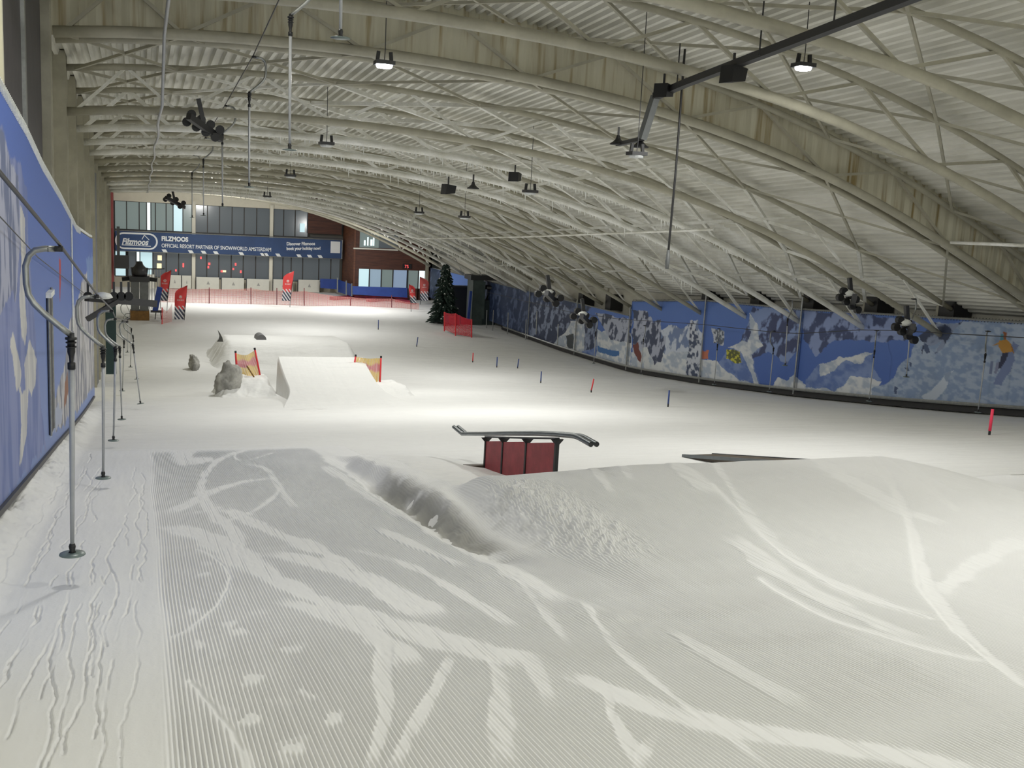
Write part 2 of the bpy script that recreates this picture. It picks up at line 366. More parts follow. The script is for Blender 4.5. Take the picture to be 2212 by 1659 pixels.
def groom_field(xv, yv):
    X, Y = np.meshgrid(xv, yv); g = sm((X-.10-.08*(fbm(Y*.8, Y*0, 2)-.5))/.10)
    g = g*sm((17-Y-4*sm((X-2.7)/.5))/.7) * (1-.9*sm((X-2.55)/.15)*sm((3.35-X)/.1)*sm((Y-7)/.8))
    g = g*(1-sm((X-6.5-.6*fbm(Y, X, 31))/.8)*sm((Y-6.5)/2)*.7)
    g = g*(.72+.28*sm((fbm(X*1.2, Y*.5, 41)-.35)/.2))
    D = np.zeros(X.shape)
    for pts, hw, wipe, dep in BANDS:
        i, j = sub(xv, yv, pts, hw*2.2)
        if i.stop <= i.start or j.stop <= j.start: continue
        x, y = X[i, j], Y[i, j]; n = (fbm(x*5, y*3, 17, 3)-.5)
        d, sp, Lt = seg_dist(x, y, pts, True); d = d+n*hw*1.1; hv = hw*(.75+.6*(vnoise(sp*1.3, sp*0+hw*99, 7)-.3)); tp = sm(sp/.35+.1)*sm((Lt-sp)/.35+.1); m = (1-sm((d-hv*.7)/(hv*.6)))*tp
        streak = .25*sm((vnoise(x*45, y*1.2, 19)-.55)/.2)
        g[i, j] *= 1-np.clip(m*wipe-streak*m, 0, 1); D[i, j] += m*dep
        D[i, j] += m*.0035*(fbm(x*38, y*9, 23, 2)-.5)
        rim = np.exp(-((d-hv)/.015)**2)*.002*(y < 10.5)*tp; D[i, j] += rim
    for k, (fx, fy) in enumerate(FEET):
        i, j = sub(xv, yv, [(fx, fy)], .2); x, y = X[i, j]-fx, Y[i, j]-fy
        if x.size == 0: continue
        ff = 1+.35*math.sin(k*7.3); d = np.hypot((x+.35*y*math.sin(k*3.1))/(.05*ff), y/.085)+1.5*(fbm(X[i, j]*26, Y[i, j]*16, k, 3)-.5); m = (1-sm((d-.55)/.7))*(.65+.3*math.sin(k*2.2))
        g[i, j] *= 1-m; D[i, j] += m*.004*(fbm(X[i, j]*50, Y[i, j]*40, k+5, 2)-.7)
    for pts, hw, dep in CRACKS:
        i, j = sub(xv, yv, pts, .1)
        if i.stop <= i.start or j.stop <= j.start: continue
        x, y = X[i, j], Y[i, j]
        d = seg_dist(x+.02*(fbm(x*0+1, y*7, 3, 3)-.5), y, pts); D[i, j] -= dep*np.exp(-(d/hw)**2)*sm((vnoise(y*3, x*0+hw*900, 8)-.15)/.3); D[i, j] += .06*dep*np.exp(-((d-2.4*hw)/hw)**2)
        g[i, j] *= 1-np.exp(-(d/(3*hw))**2)
    return X, Y, g, D
PITCH = .0222
def fine_patch(name, xv, yv, keepf):
    X, Y, g, D = groom_field(xv, yv)
    wob = .006*np.sin(Y*1.1)+.010*(fbm(Y*.6, Y*0, 51)-.5)
    ph = (X+wob)/PITCH; ph = ph-np.floor(ph)
    cord = -.022*np.exp(-((ph-.5)/.20)**2)+.0015*np.cos(2*math.pi*ph)
    row = np.floor((X+wob)/PITCH)
    cord = cord*(.75+.5*vnoise(row*1.7, Y*3, 61))*(1-.45*sm((X-3.6)/1.5))
    # seams between combed passes
    Z = height(X, Y)+cord*g+D+(1-g)*.0022*(fbm(X*24, Y*13, 71, 2)-.5)
    Z = Z+(1-g)*sm((.25-X)/.1)*.006*(fbm(X*12, Y*1.1, 72, 3)-.5)
    xc = (X[:-1, :-1]+X[1:, 1:])/2; yc = (Y[:-1, :-1]+Y[1:, 1:])/2
    grey_mix = sm((X-2.60)/.1)*sm((3.06-X)/.25)*sm((Y-7.2)/1.0)*sm((12.6-Y)/1.5)*sm((fbm(X*5, Y*2.2, 83, 4)-.22)/.25)  # greys the snow along the ledge and ramp flank in noisy patches
    grey_mix = np.maximum(grey_mix, .22*sm((X-2.95)/.1)*sm((3.5-X)/.2)*sm((Y-7.4)/.6)*sm((9.3-Y)/.5)*sm((fbm(X*9, Y*7, 85, 3)-.5)/.15))
    return X, Y, Z, xc, yc, {'grey_mix': grey_mix}
def geo(a, b, r):
    n = int(math.log(b/a)/r)+1; return a*np.exp(np.linspace(0, math.log(b/a), n))
DX = PITCH/6
x_in = np.concatenate([np.arange(-1.3, .06, .006), np.arange(.06, 5.3, DX)]); y_in = geo(1.7, 4.2, .0034)
x_md = np.concatenate([np.arange(-1.3, .06, .007), np.arange(.06, 11.2, DX)]); y_md = geo(4.2, 10.6, .0036)
floor_root = tag(empty('floor'), kind='structure')
A = fine_patch('snow', x_in, y_in, None)
tag(link('snow_piste', grid_mesh('snow_near', A[0], A[1], A[2], SNOW, keep=(A[3] < 1.32*A[4]+.9)), floor_root))
B = fine_patch('snow', x_md, y_md, None)
kick = (B[3] > 2.98) & (B[4] > 5.6) & (B[3] < 10.4) & (B[4] < 10.45)
vis = B[3] < 1.3*B[4]+1.2
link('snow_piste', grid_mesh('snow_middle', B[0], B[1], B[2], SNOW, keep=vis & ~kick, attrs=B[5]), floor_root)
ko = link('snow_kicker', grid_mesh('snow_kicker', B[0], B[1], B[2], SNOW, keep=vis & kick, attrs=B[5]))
tag(ko, 'wide combed snow take-off ramp with crumbly left edge in the foreground', 'snow ramp')
x_b3 = np.concatenate([np.arange(-1.3, .06, .009), np.arange(.06, 3.3, DX)]); y_b3 = geo(10.58, 17.2, .0042)
B3 = fine_patch('snow', x_b3, y_b3, None)
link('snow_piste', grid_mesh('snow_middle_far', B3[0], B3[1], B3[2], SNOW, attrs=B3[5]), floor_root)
xf = np.concatenate([np.arange(-3.4, 12, .05), np.arange(12, 22.6, .12)]); yf = geo(10.4, 91, .0042)
X, Y, g, D = groom_field(xf, yf); g = g*0
Z = height(X, Y)-.02*((Y < 17.0) & (X < 3.2))
link('snow_piste', grid_mesh('snow_lower', X, Y, Z, SNOWF, attrs={'groom': g}), floor_root)
Xc, Yc = np.meshgrid(np.arange(-3.4, 22.6, .15), np.arange(-6, 10.7, .15))
Zc = height(Xc, Yc)-.03
link('snow_piste', grid_mesh('snow_upper', Xc, Yc, Zc, SNOW), floor_root)
Xc, Yc = np.meshgrid(np.arange(5.0, 22.6, .06), np.arange(2.5, 10.55, .05))
Zc = height(Xc, Yc)-.004; xc = Xc[:-1, :-1]; yc = Yc[:-1, :-1]
link('snow_piste', grid_mesh('snow_right', Xc, Yc, Zc, SNOWF, attrs={'groom': Xc*0}, keep=~((xc < 11.1) & (yc > 4.25) & (xc < 1.3*yc+1.0))), floor_root)

# ------------------------------------------------------------------ roof
LX = [-3, -1.5, 1, 4, 7, 9, 11.4, 12.75, 15.1, 18.1, 21.3, 24]; LZ = [1.35, 1.56, 1.80, 1.86, 1.64, 1.42, 1.04, .75, .04, -1.2, -2.6, -3.85]
PC = np.polyfit(LX, LZ, 5)
def lower(x, y, near=None):
    yc = min(y, 55.)
    return float(np.polyval(PC, x)-.043*(yc-22.85)-.26*min(1, max(0, (y-22.85)/16))*max(0, (x-10)/11)+(.93 if (y < 20.5 if near is None else near) else 0))
def upz(x, y): return lower(x, y)+.85
def deckz(x, y, near):
    z = np.polyval(PC, x)-.043*(np.minimum(y, 55.)-22.85)-.26*np.clip((y-22.85)/16, 0, 1)*np.maximum(0, (x-10)/11)+.85+.22
    return z+(.93 if near else 0)
def deck(name, y0, y1, near, m):
    xs = []; off = []; x = -1.55; p = .215
    while x < 23.2:
        xs += [x, x+.075, x+.10, x+.185]; off += [0, 0, .105, .105]; x += p
    xs = np.array(xs); off = np.array(off); yv = np.linspace(y0, y1, max(2, int((y1-y0)/3)))
    Xd, Yd = np.meshgrid(xs, yv); Zd = deckz(Xd, Yd, near)+off[None, :]
    o = link(name, grid_mesh(name, Xd, Yd, Zd, m, smooth=False)); return o
ceil_root = tag(empty('ceiling'), kind='structure')
for nm, a, b, nr, m in (('roof_sheet', -6, 19.8, True, DECK), ('roof_sheet', 19.9, 28, False, DECK), ('roof_sheet', 28, 56.4, False, DECKFROST)):
    d = deck(nm, a, b, nr, m); d.parent = ceil_root
Xd, Yd = np.meshgrid(np.linspace(-1.5, 23, 240), np.array([56.3, 70, 83.5])); link('roof_sheet', grid_mesh('roof_sheet', Xd, Yd, deckz(Xd, Yd, False)+.45+.05*(np.arange(240) % 2)[None, :], mat('shaded_grey_sheet', (.30, .30, .27), .6), smooth=False), ceil_root)  # darker sheet colour put in for the shaded gaps behind the lattice webs
# outer skin above so no light leaks
MB().box((-4, -6, 6.2), (24, 90, 6.3)).build('outer_roof', CREAM, ceil_root)
# fascia where the roof steps down at y = 19.8
xs = np.linspace(-1.5, 23, 180); f = MB(); n = 0
for i, x in enumerate(xs):
    f.v += [(x, 19.82+(.02 if i % 2 else 0), lower(x, 19.6)-.02), (x, 19.82+(.02 if i % 2 else 0), deckz(x, 19.8, True)+.1)]
for i in range(len(xs)-1): f.f.append((2*i, 2*i+2, 2*i+3, 2*i+1))
nt = FASC.node_tree; wv = nt.nodes.new('ShaderNodeTexNoise'); wv.inputs['Scale'].default_value = 1.0; wv.inputs['Detail'].default_value = 5
mp = nt.nodes.new('ShaderNodeMapping'); mp.inputs['Scale'].default_value = (6, 1, .35); tc = nt.nodes.new('ShaderNodeTexCoord')
nt.links.new(tc.outputs['Object'], mp.inputs[0]); nt.links.new(mp.outputs[0], wv.inputs['Vector'])
rp = nt.nodes.new('ShaderNodeValToRGB'); rp.color_ramp.elements[0].position = .53; rp.color_ramp.elements[1].position = .68; rp.color_ramp.elements[0].color = (1, 1, 1, 1); rp.color_ramp.elements[1].color = (.55, .43, .24, 1)
nt.links.new(wv.outputs[0], rp.inputs[0]); mx = nt.nodes.new('ShaderNodeMix'); mx.data_type = 'RGBA'; mx.blend_type = 'MULTIPLY'; mx.inputs[0].default_value = 1
bs = nt.nodes['Principled BSDF']; src = bs.inputs['Base Color'].links[0].from_socket
nt.links.new(src, mx.inputs[6]); nt.links.new(rp.outputs[0], mx.inputs[7]); nt.links.new(mx.outputs[2], bs.inputs['Base Color'])
f.build('roof_fascia', FASC, ceil_root)

NODES = [-1.2, .75, 4.0, 7.3, 10.8, 14.5, 18.2, 21.3]
FR = [6.35, 9.65, 13.0, 16.3, 19.6]+[22.85+3.3*k for k in range(11)]
ORD = 'first second third fourth fifth sixth seventh eighth ninth tenth eleventh twelfth thirteenth fourteenth fifteenth sixteenth seventeenth eighteenth nineteenth twentieth twenty-first twenty-second'.split()
def arc(fn, y, x0, x1, n=26, dy=0, dz=0): return [(x, y+dy, fn(x, y)+dz) for x in np.linspace(x0, x1, n)]
for i, y in enumerate(FR):
    far = y > 33; icy = 25 < y < 34 or y > 48
    xr = 21.6 if y > 22 else 23
    t = thing('roof_truss', (0, 0, 0), ('frost covered' if icy else 'cream painted')+' arched steel roof truss, '+ORD[i]+' from the camera end', 'roof truss', 'roof trusses across the hall')
    n = 8 if not far else 6
    lowm = FROST if icy else STEEL
    MB().tube(arc(lower, y, -1.35, xr), .085 if y > 20 else .10, n).build('lower_chord', lowm, t, True)
    MB().tube(arc(upz, y, -1.35, xr), .07, n).build('upper_chord', STEEL, t, True)
    if i == 4:
        MB().tube(arc(lower, y, -1.35, xr, dy=.42, dz=-.05), .085, n).build('second_chord', STEEL, t, True)
    wm = FROST if (22 < y) else STEEL
    for a, b in zip(NODES[:-1], NODES[1:]):
        m_ = (a+b)/2
        for p, q in (((a, lower(a, y)), (m_, upz(m_, y))), ((m_, upz(m_, y)), (b, lower(b, y)))):
            MB().bar((p[0], y, p[1]), (q[0], y, q[1]), .085 if icy else .06, .085 if icy else .06).build('web', wm, t)
    if i < len(FR)-1:
        y2 = FR[i+1]; zz = (lambda x, yy: upz(x, yy)) if i != 4 else (lambda x, yy: upz(x, yy) if yy > 20 else lower(x, yy))
        for k, (a, b) in enumerate(zip(NODES[:-1], NODES[1:])):
            if (k+i) % 2 and not i < 6: pairs = ((a, b),)
            else: pairs = ((a, b), (b, a))
            for p, q in pairs:
                MB().bar((p, y, zz(p, y)-.03), (q, y2, zz(q, y2)-.03), *((.09, .09) if k >= 2 and 22 < y < 36 else (.055, .055))).build('brace', FROST if (k % 3 == 1 and y > 22) or (k >= 2 and 22 < y < 36) else STEEL, t)
    if icy and y < 60:                         # fringe of rime hanging under the chord
        fr = MB(); x = 3.; 
        while x < 19:
            L = random.uniform(.03, .14)*(1+(random.random() < .08)*1.4); z0 = lower(x, y)-.07
            fr.tube([(x, y, z0+.03), (x+.01, y, z0-L*.5), (x+.015, y, z0-L)], [.03, .016, .003], 4); x += random.uniform(.05, .16)
        fr.build('rime_fringe', ICE, t)['kind'] = 'stuff'
        MB().tube([(x, y, z+.075) for x, _, z in arc(lower, y, 2, 20, 60)], [.02+.02*random.random() for _ in range(60)], 5).build('rime_cap', ICE, t, True)

# deep lattice trusses, white with rime, near the lower end
for i, y in enumerate((58.2, 62.6, 67.0, 71.4, 75.8)):
    t = thing('lattice_truss', (0, 0, 0), ('white iced' if i == 0 else 'pale')+' deep lattice roof truss, '+ORD[i]+' of five counted from the camera', 'lattice truss', 'deep lattice trusses before the far facade')
    up2 = lambda x, yy: lower(x, yy)+1.35; lo2 = lambda x, yy: lower(x, yy)+.02; xe = 20.9
    MB().tube(arc(up2, y, -1.4, xe), .13 if i == 0 else .08, 7).build('upper_chord', ICE if i == 0 else FROST, t, True)
    MB().tube(arc(lo2, y, -1.4, xe), .10, 7).build('lower_chord', FROST if i < 3 else STEEL, t, True)
    xx = np.linspace(-1.2, xe-.1, 21)
    for k in range(20):
        a, b = xx[k], xx[k+1]; p = (a, y, up2(a, y)) if k % 2 else (a, y, lo2(a, y)); q = (b, y, lo2(b, y)) if k % 2 else (b, y, up2(b, y))
        MB().bar(p, q, .07, .07).build('web', FROST, t)
# icy inclined strut
MB().bar(at(905, 440, 46), at(880, 508, 44), .09, .09).build('inclined_strut', ICE)
tag(bpy.data.objects['inclined_strut'], 'single white iced steel strut leaning below the roof above the timber chalet', 'strut')

# longitudinal pipes under the roof
def run(name, pts, r, m, label, cat, group=None):
    o = MB().tube(pts, r, 7).build(name, m, None, True); tag(o, label, cat, group); return o
run('conduit', [(.42, y, lower(.42, y)-.14 if y > 20 else lower(.42, y)-.14) for y in np.linspace(6, 19, 12)]+[(.42, 20.8, lower(.42, 22)-.1)]+[(.42+.03*math.sin(y), y, lower(.42, y)-.14) for y in np.linspace(22.85, 60, 30)], .03, ROD,
    'pale conduit running lengthwise under the trusses above the drag lift', 'conduit')
run('sprinkler_pipe', [(14.7, y, lower(14.7, y)-.12) for y in np.linspace(24.5, 66, 40)], .035, FROST,
    'thin frosted pipe running lengthwise beneath the far trusses on the low right side', 'pipe')
run('sprinkler_pipe', [(18.0, y, lower(18.0, 16.3)-.12-.01*(y-16.3)) for y in np.linspace(6, 19.3, 12)], .04, FROST,
    'thick frosted pipe under the nearest trusses at the right edge of the roof', 'pipe')
# cable tray with elbow
p = [(7.0+.0, 9.5, 3.1), (9.4, 13.5, 2.95), (9.2, 14.5, 2.75)]
tr = thing('cable_tray', tuple(at(1480, 180, 16)), 'dark grey cable tray dropping in an elbow below the roof', 'cable tray')
def relb(o, root): o.parent = root; o.matrix_parent_inverse = root.matrix_world.inverted()
def tbar(name, pts, w, h, m, root):
    b = MB()
    for a, c in zip(pts[:-1], pts[1:]): b.bar(Vector(a)-root.location, Vector(c)-root.location, w, h)
    return b.build(name, m, root)
tbar('tray_run', [at(1480, 180, 16)+(at(1905, 18, 10.6)-at(1480, 180, 16))*1.35, at(1480, 180, 16), at(1416, 208, 17.2)], .13, .11, DARK, tr)
tbar('tray_drop', [at(1416, 208, 17.2), at(1387, 300, 17.4)], .16, .12, MACH, tr)
tbar('tray_arm', [at(1387, 300, 17.4), at(1335, 312, 18.6)], .10, .07, DARK, tr)
for px, py, Y in ((1640, 120, 13.2), (1462, 190, 16.4), (1800, 60, 11.6)):
    a = at(px, py, Y)-tr.location; MB().tube([a, a+Vector((0, 0, .75))], .012, 5).build('hanger', DARK, tr)
def speaker(px, py, Y, label, s=.22, rz=.6, horn=False):
    c = at(px, py, Y); t = thing('loudspeaker', tuple(c), label, 'loudspeaker', None, rz)
    b = MB()
    if horn: b.lathe([(.03, .12), (.05, .05), (.10, .0), (.16, -.04), (.155, -.06)], n=12)
    else: b.prism([(-s*.6, -s*.5), (s*.55, -s*.35), (s*.7, s*.45), (-s*.5, s*.6)], -s*.6, s*.6)
    b.build('housing', BLACK, t); MB().bar((0, 0, s*.4), (0, 0, s*1.4), .03, .03).build('bracket', DARK, t)
speaker(1433, 198, 16.6, 'black box loudspeaker clamped left of the cable tray elbow'); speaker(1583, 163, 14.2, 'black box loudspeaker hanging right of the hanging rope under tray', .24, .2)
speaker(1335, 306, 18.5, 'black horn loudspeaker at left tip of the tray arm', .2, 0, True); speaker(1383, 312, 17.5, 'black horn loudspeaker below the foot of the tray drop', .2, 0, True)
speaker(968, 410, 26, 'small black speaker below the frosty roof left of centre', .24, .2); speaker(1112, 383, 25, 'small black speaker high among frosted trusses, hung beside a lamp', .22, .9)
speaker(1022, 403, 25.5, 'small flat black speaker between two others among frosted trusses', .22, .5, True)

# ------------------------------------------------------------------ lamps and added fill lights
def lamp(px, py, Y, label, lit, s=1., power=0):
    c = at(px, py, Y); t = thing('high_bay_lamp', tuple(c), label, 'lamp', 'high bay lamps under the roof')
    hs = MB().box((-.17*s, -.15*s, .02*s), (.17*s, .15*s, .09*s)).build('housing', DARK, t)
    MB().lathe([(.13*s, -.03*s), (.15*s, 0), (.15*s, .02*s)], n=14).build('lens', LENS if lit else LENSD, hs)
    for sx in (-1, 1): MB().bar((sx*.13*s, 0, .07*s), (sx*.11*s, 0, .25*s), .05*s, .06*s).build('bracket', BLACK, hs)
    MB().tube([(0, 0, .09*s), (.01, 0, .3*s), (0, 0, max(.4, deckz(c.x, c.y, c.y < 19.6)-c.z))], .008, 5).build('hanging_wire', DARK, t)
    return t
LAMPS = [(1735, 148, 14.5, 'brightly lit high bay lamp under the roof, right side of the hall', True), (830, 143, 16.8, 'small lit lamp hanging by a cable near roof centre', True),
 (705, 315, 25, 'unlit looking lamp above the far ramps, left of the roof centre', False), (1375, 338, 17, 'dark lamp with two upright brackets below the tray arm', False),
 (1145, 418, 25, 'dark lamp with a frosty bar just above it', False), (627, 383, 34, 'small dark lamp hanging in front of rimed lattice, above the banner', False),
 (1003, 472, 33, 'dark lamp among heavy rime right of the chalet', False), (905, 462, 38, 'farthest dark lamp beside the inclined white strut', False), (577, 427, 46, 'dark lamp close to the far cream beam', False)]
for a in LAMPS: lamp(*a, s=.9 if a[2] < 20 else 1.0)
def area(loc, power, size=.6, col=(1, .995, .96), rot=(0, 0, 0), spread=180):
    l = bpy.data.lights.new('lamp_and_fill_light', 'AREA'); l.shape = 'DISK'; l.size = size; l.energy = power; l.color = col; l.spread = math.radians(spread)
    o = bpy.data.objects.new('lamp_and_fill_light', l); C.objects.link(o); o.location = loc; o.rotation_euler = rot; return o
for px, py, Y, P in ((1735, 148, 14.5, 235), (830, 143, 16.8, 100), (705, 315, 25, 190), (1145, 418, 25, 250), (627, 383, 34, 210), (1003, 472, 33, 170), (577, 427, 46, 300)):
    c = at(px, py, Y); area((c.x, c.y, c.z-.14), P, .34)
for loc, P in (((7, 6, 4.2), 275), ((1.2, 1.5, 4.2), 80), ((14, 5, 3.4), 250), ((6, -3, 4.2), 120), ((12.5, 40, -.9), 170), ((9, 58, -.5), 400), ((5, 73, -.4), 330), ((14, 70, -1.6), 300)):  # unseen lamps near the camera; farther ones are added fill without fixtures
    area(loc, P)
area((.9, 10.5, 4.1), 140, rot=(0, .75, 0)); area((5, 69, -.1), 420, rot=(.95, 0, 0)); area((14.5, 68, -1.7), 160, rot=(.8, 0, 0))  # added fill lights without fixtures, tilted at left wall and far facade

# ------------------------------------------------------------------ left wall
wl = tag(empty('wall_left'), kind='structure')
def part(b, name, m, root, smooth=False): return b.build(name, m, root, smooth)
part(MB().box((-1.75, -6, -3), (-1.5, 13.0, 6.2)), 'cream_panel', CREAM, wl)
part(MB().box((-1.75, 13.0, -6), (-1.47, 18.6, 6.2)), 'charcoal_panel', CHAR, wl)
part(MB().box((-1.48, 15.6, -6), (-1.42, 15.75, 6.2)), 'joint_strip', GALV, wl)
part(MB().box((-1.49, 12.9, -6), (-1.4, 13.0, 6.2)), 'joint_strip', CREAM, wl)
part(MB().box((-1.47, 15.75, 3.45), (-1.44, 18.5, 6.2)), 'cream_panel', CREAM, wl)
part(MB().box((-1.95, 18.6, -8), (-1.7, 46, 6.2)), 'cream_panel', CREAM, wl)
part(MB().box((-2.4, 46, -8), (-2.15, 83, 6.2)), 'cream_panel', CREAM, wl)
for k, y in enumerate([18.9]+FR[5:]):
    zt = upz(-1.35, y)+.3 if k else 6
    c = MB(); c.box((-1.72, y-.2, -7.2), (-1.34, y-.14, zt)); c.box((-1.72, y+.14, -7.2), (-1.34, y+.2, zt)); c.box((-1.70, y-.14, -7.2), (-1.66, y+.14, zt)); c.box((-1.40, y-.14, -7.2), (-1.36, y+.14, zt))
    part(c, 'steel_column', STEEL, wl)
part(MB().box((-1.5, 36, -7.2), (-1.36, 38.2, .7)), 'grey_duct', MACH, wl)
part(MB().box((-2.3, 80.0, -7.2), (-1.75, 81.5, 0.2)), 'red_brown_pier', mat('red_brown_pier', (.25, .05, .05), .6), wl)

# ------------------------------------------------------------------ murals (printed panels, the picture held as colours on the panel's own mesh)
MUR = vcmat('printed_mural_cloth', .6)
def inside(u, v, poly):
    r = np.zeros(u.shape, bool); n = len(poly)
    for i in range(n):
        (x1, y1), (x2, y2) = poly[i], poly[(i+1) % n]
        if y1 == y2: continue
        c = ((y1 > v) != (y2 > v)) & (u < (x2-x1)*(v-y1)/(y2-y1)+x1); r ^= c
    return r
def lerp(a, b, t): return np.array(a)*(1-t[..., None])+np.array(b)*t[..., None]
# right wall: u = y, v = z on plane x = XR
XR = 21.3
def rp_(pts): return [(float(p.y), float(p.z)) for p in (atx(a, b, XR) for a, b in pts)]
UA = np.arange(14.5, 77.1, .032); VA = np.linspace(0, 1, 130)
def topz(u): return np.where(u < 42.15, np.interp(u, [14, 20, 29.3, 35.7, 42.2], [-1.35, -2.0, -2.62, -2.92, -3.55]), -4.25)
U, T = np.meshgrid(UA, VA); bot = prof(U)+.30; top = topz(U); Vv = bot+(top-bot)*T
jag = .35*(fbm(U*.9, Vv*1.6, 5)-.5); u_ = U+jag*1.6; v_ = Vv+.22*(fbm(U*2.2, Vv*3.2, 9)-.5)
rock = fbm(U*3.2+Vv*1.5, Vv*2.6-U*.8, 31, 6); tex = fbm(U*3, Vv*5, 33)
snowc = np.array((.50, .54, .62)); col = lerp((.06, .13, .42), (.10, .19, .50), sm((Vv-bot)/3.5))
def paint(poly, c, soft=False):
    mk = inside(u_, v_, rp_(poly)); col[mk] = c[mk] if isinstance(c, np.ndarray) and c.ndim == 3 else c
SN = lerp((.40, .46, .56), (.66, .68, .70), sm((tex-.35)/.3)); RK = lerp((.05, .065, .12), (.40, .43, .54), sm((rock-.46)/.11)); RKD = lerp((.03, .045, .10), (.24, .29, .42), sm((rock-.52)/.10))
SH = lerp((.10, .17, .42), (.20, .28, .52), sm((tex-.3)/.4)); PALE = lerp((.22, .30, .46), (.36, .43, .56), sm((fbm(U*5, Vv*9, 44)-.35)/.3))
DKB = lerp((.025, .045, .11), (.10, .14, .26), sm((rock-.48)/.2))
# far dark stretch
m0 = U > 50; col[m0] = DKB[m0]
paint([(1300, 640), (1110, 600), (1000, 560), (960, 560), (975, 620), (1050, 700), (1130, 742), (1190, 760)], DKB)
paint([(970, 560), (1040, 560), (1045, 640), (970, 620)], np.broadcast_to(np.array((.10, .19, .50)), col.shape))
paint([(1150, 740), (1210, 700), (1265, 690), (1300, 720), (1340, 700), (1365, 720), (1362, 812), (1150, 790)], SN)
paint([(1145, 650), (1230, 660), (1235, 700), (1180, 760), (1145, 740)], RKD)
paint([(1262, 690), (1290, 690), (1290, 760), (1262, 765)], RKD)
paint([(1285, 675), (1363, 690), (1363, 740), (1320, 735), (1300, 700)], RK)
paint([(1240, 765), (1290, 750), (1285, 790), (1230, 790)], SH)
paint([(1290, 748), (1340, 760), (1338, 772), (1292, 760)], np.broadcast_to(np.array((.05, .16, .40)), col.shape))
paint([(1222, 725), (1240, 722), (1238, 755), (1224, 748)], np.broadcast_to(np.array((.05, .06, .07)), col.shape))
# panel 1365-1520
paint([(1366, 670), (1400, 672), (1415, 705), (1425, 735), (1420, 765), (1366, 765)], RK)
paint([(1420, 715), (1450, 700), (1470, 710), (1510, 690), (1518, 760), (1425, 770)], lerp((.16, .22, .38), (.55, .60, .70), sm((rock-.42)/.12)))
paint([(1364, 762), (1400, 745), (1440, 765), (1500, 755), (1518, 760), (1510, 830), (1362, 812)], SN)
paint([(1408, 700), (1425, 690), (1432, 780), (1412, 790)], RK); paint([(1395, 745), (1440, 725), (1430, 785), (1410, 782)], RK)
paint([(1494, 690), (1500, 690), (1516, 760), (1512, 828), (1480, 822), (1486, 760)], lerp((.05, .07, .13), (.55, .58, .66), sm((fbm(U*6, Vv*7, 61)-.42)/.16)))
for a in ([(1366, 745), (1376, 742), (1383, 765), (1380, 785), (1370, 770)],): paint(a, np.broadcast_to(np.array((.16, .04, .03)), col.shape))
# panel 1520-1730
paint([(1590, 760), (1612, 700), (1625, 665), (1735, 668), (1730, 740), (1700, 790), (1660, 760), (1620, 780)], lerp((.045, .06, .15), (.22, .30, .54), sm((rock-.43)/.12)))
paint([(1618, 675), (1632, 700), (1640, 735), (1650, 745), (1625, 765), (1612, 760), (1615, 720)], SN)
paint([(1548, 790), (1580, 745), (1610, 740), (1630, 780), (1642, 840), (1600, 838), (1560, 810)], SH)
paint([(1570, 750), (1600, 738), (1650, 745), (1625, 768), (1635, 820), (1643, 842), (1632, 842), (1618, 790), (1600, 760)], SN)
paint([(1514, 775), (1550, 782), (1580, 812), (1645, 838), (1640, 848), (1512, 838)], SN)
paint([(1538, 710), (1562, 714), (1560, 745), (1540, 742)], lerp((.10, .12, .16), (.50, .53, .60), sm((fbm(U*9, Vv*12, 8)-.45)/.1)))
paint([(1568, 755), (1598, 760), (1598, 785), (1570, 776)], lerp((.10, .11, .03), (.55, .52, .05), sm((fbm(U*7, Vv*12, 15)-.45)/.1)))
paint([(1518, 755), (1532, 758), (1530, 775), (1517, 775)], np.broadcast_to(np.array((.50, .16, .09)), col.shape))
paint([(1655, 848), (1680, 815), (1700, 825), (1720, 812), (1745, 835), (1760, 850), (1718, 858)], SN)
# panel 1730-
paint([(1738, 672), (1990, 690), (1950, 735), (1900, 740), (1860, 735), (1800, 735), (1760, 770), (1738, 740)], lerp((.05, .07, .17), (.25, .32, .56), sm((rock-.43)/.12)))
paint([(1740, 822), (1768, 790), (1800, 782), (1830, 770), (1880, 762), (1882, 800), (1900, 815), (1890, 840), (1740, 845)], SH)
paint([(1768, 790), (1800, 778), (1850, 768), (1882, 760), (1860, 790), (1830, 780), (1805, 800), (1770, 812)], SN)
paint([(1740, 835), (1765, 838), (1800, 842), (1840, 815), (1900, 820), (1880, 872), (1720, 860)], SN)
paint([(1900, 830), (1930, 820), (1960, 770), (1985, 730), (2010, 700), (2030, 694), (2230, 697), (2230, 912), (1880, 875), (1880, 840)], PALE)
paint([(1985, 730), (2010, 698), (2080, 695), (2060, 720), (2020, 765), (2030, 735), (1990, 765), (2000, 745)], RKD)
for cx, cyy, s in ((2006, 757, 6), (1935, 842, 4), (1968, 785, 3), (1961, 795, 3)): paint([(cx-s, cyy-s*1.6), (cx+s*.6, cyy-s*1.6), (cx+s, cyy+s*1.6), (cx-s*.5, cyy+s*1.6)], np.broadcast_to(np.array((.06, .09, .18)), col.shape))
paint([(2030, 830), (2060, 800), (2050, 840), (2000, 880), (1960, 872), (1990, 850)], lerp((.26, .33, .46), (.50, .56, .66), sm((tex-.42)/.1)))
paint([(2145, 830), (2190, 740), (2205, 745), (2160, 830)], np.broadcast_to(np.array((.16, .21, .38)), col.shape))
u_, v_ = U, Vv                                     # the printed skier, crisp
def flat(poly, c): paint(poly, np.broadcast_to(np.array(c), col.shape))
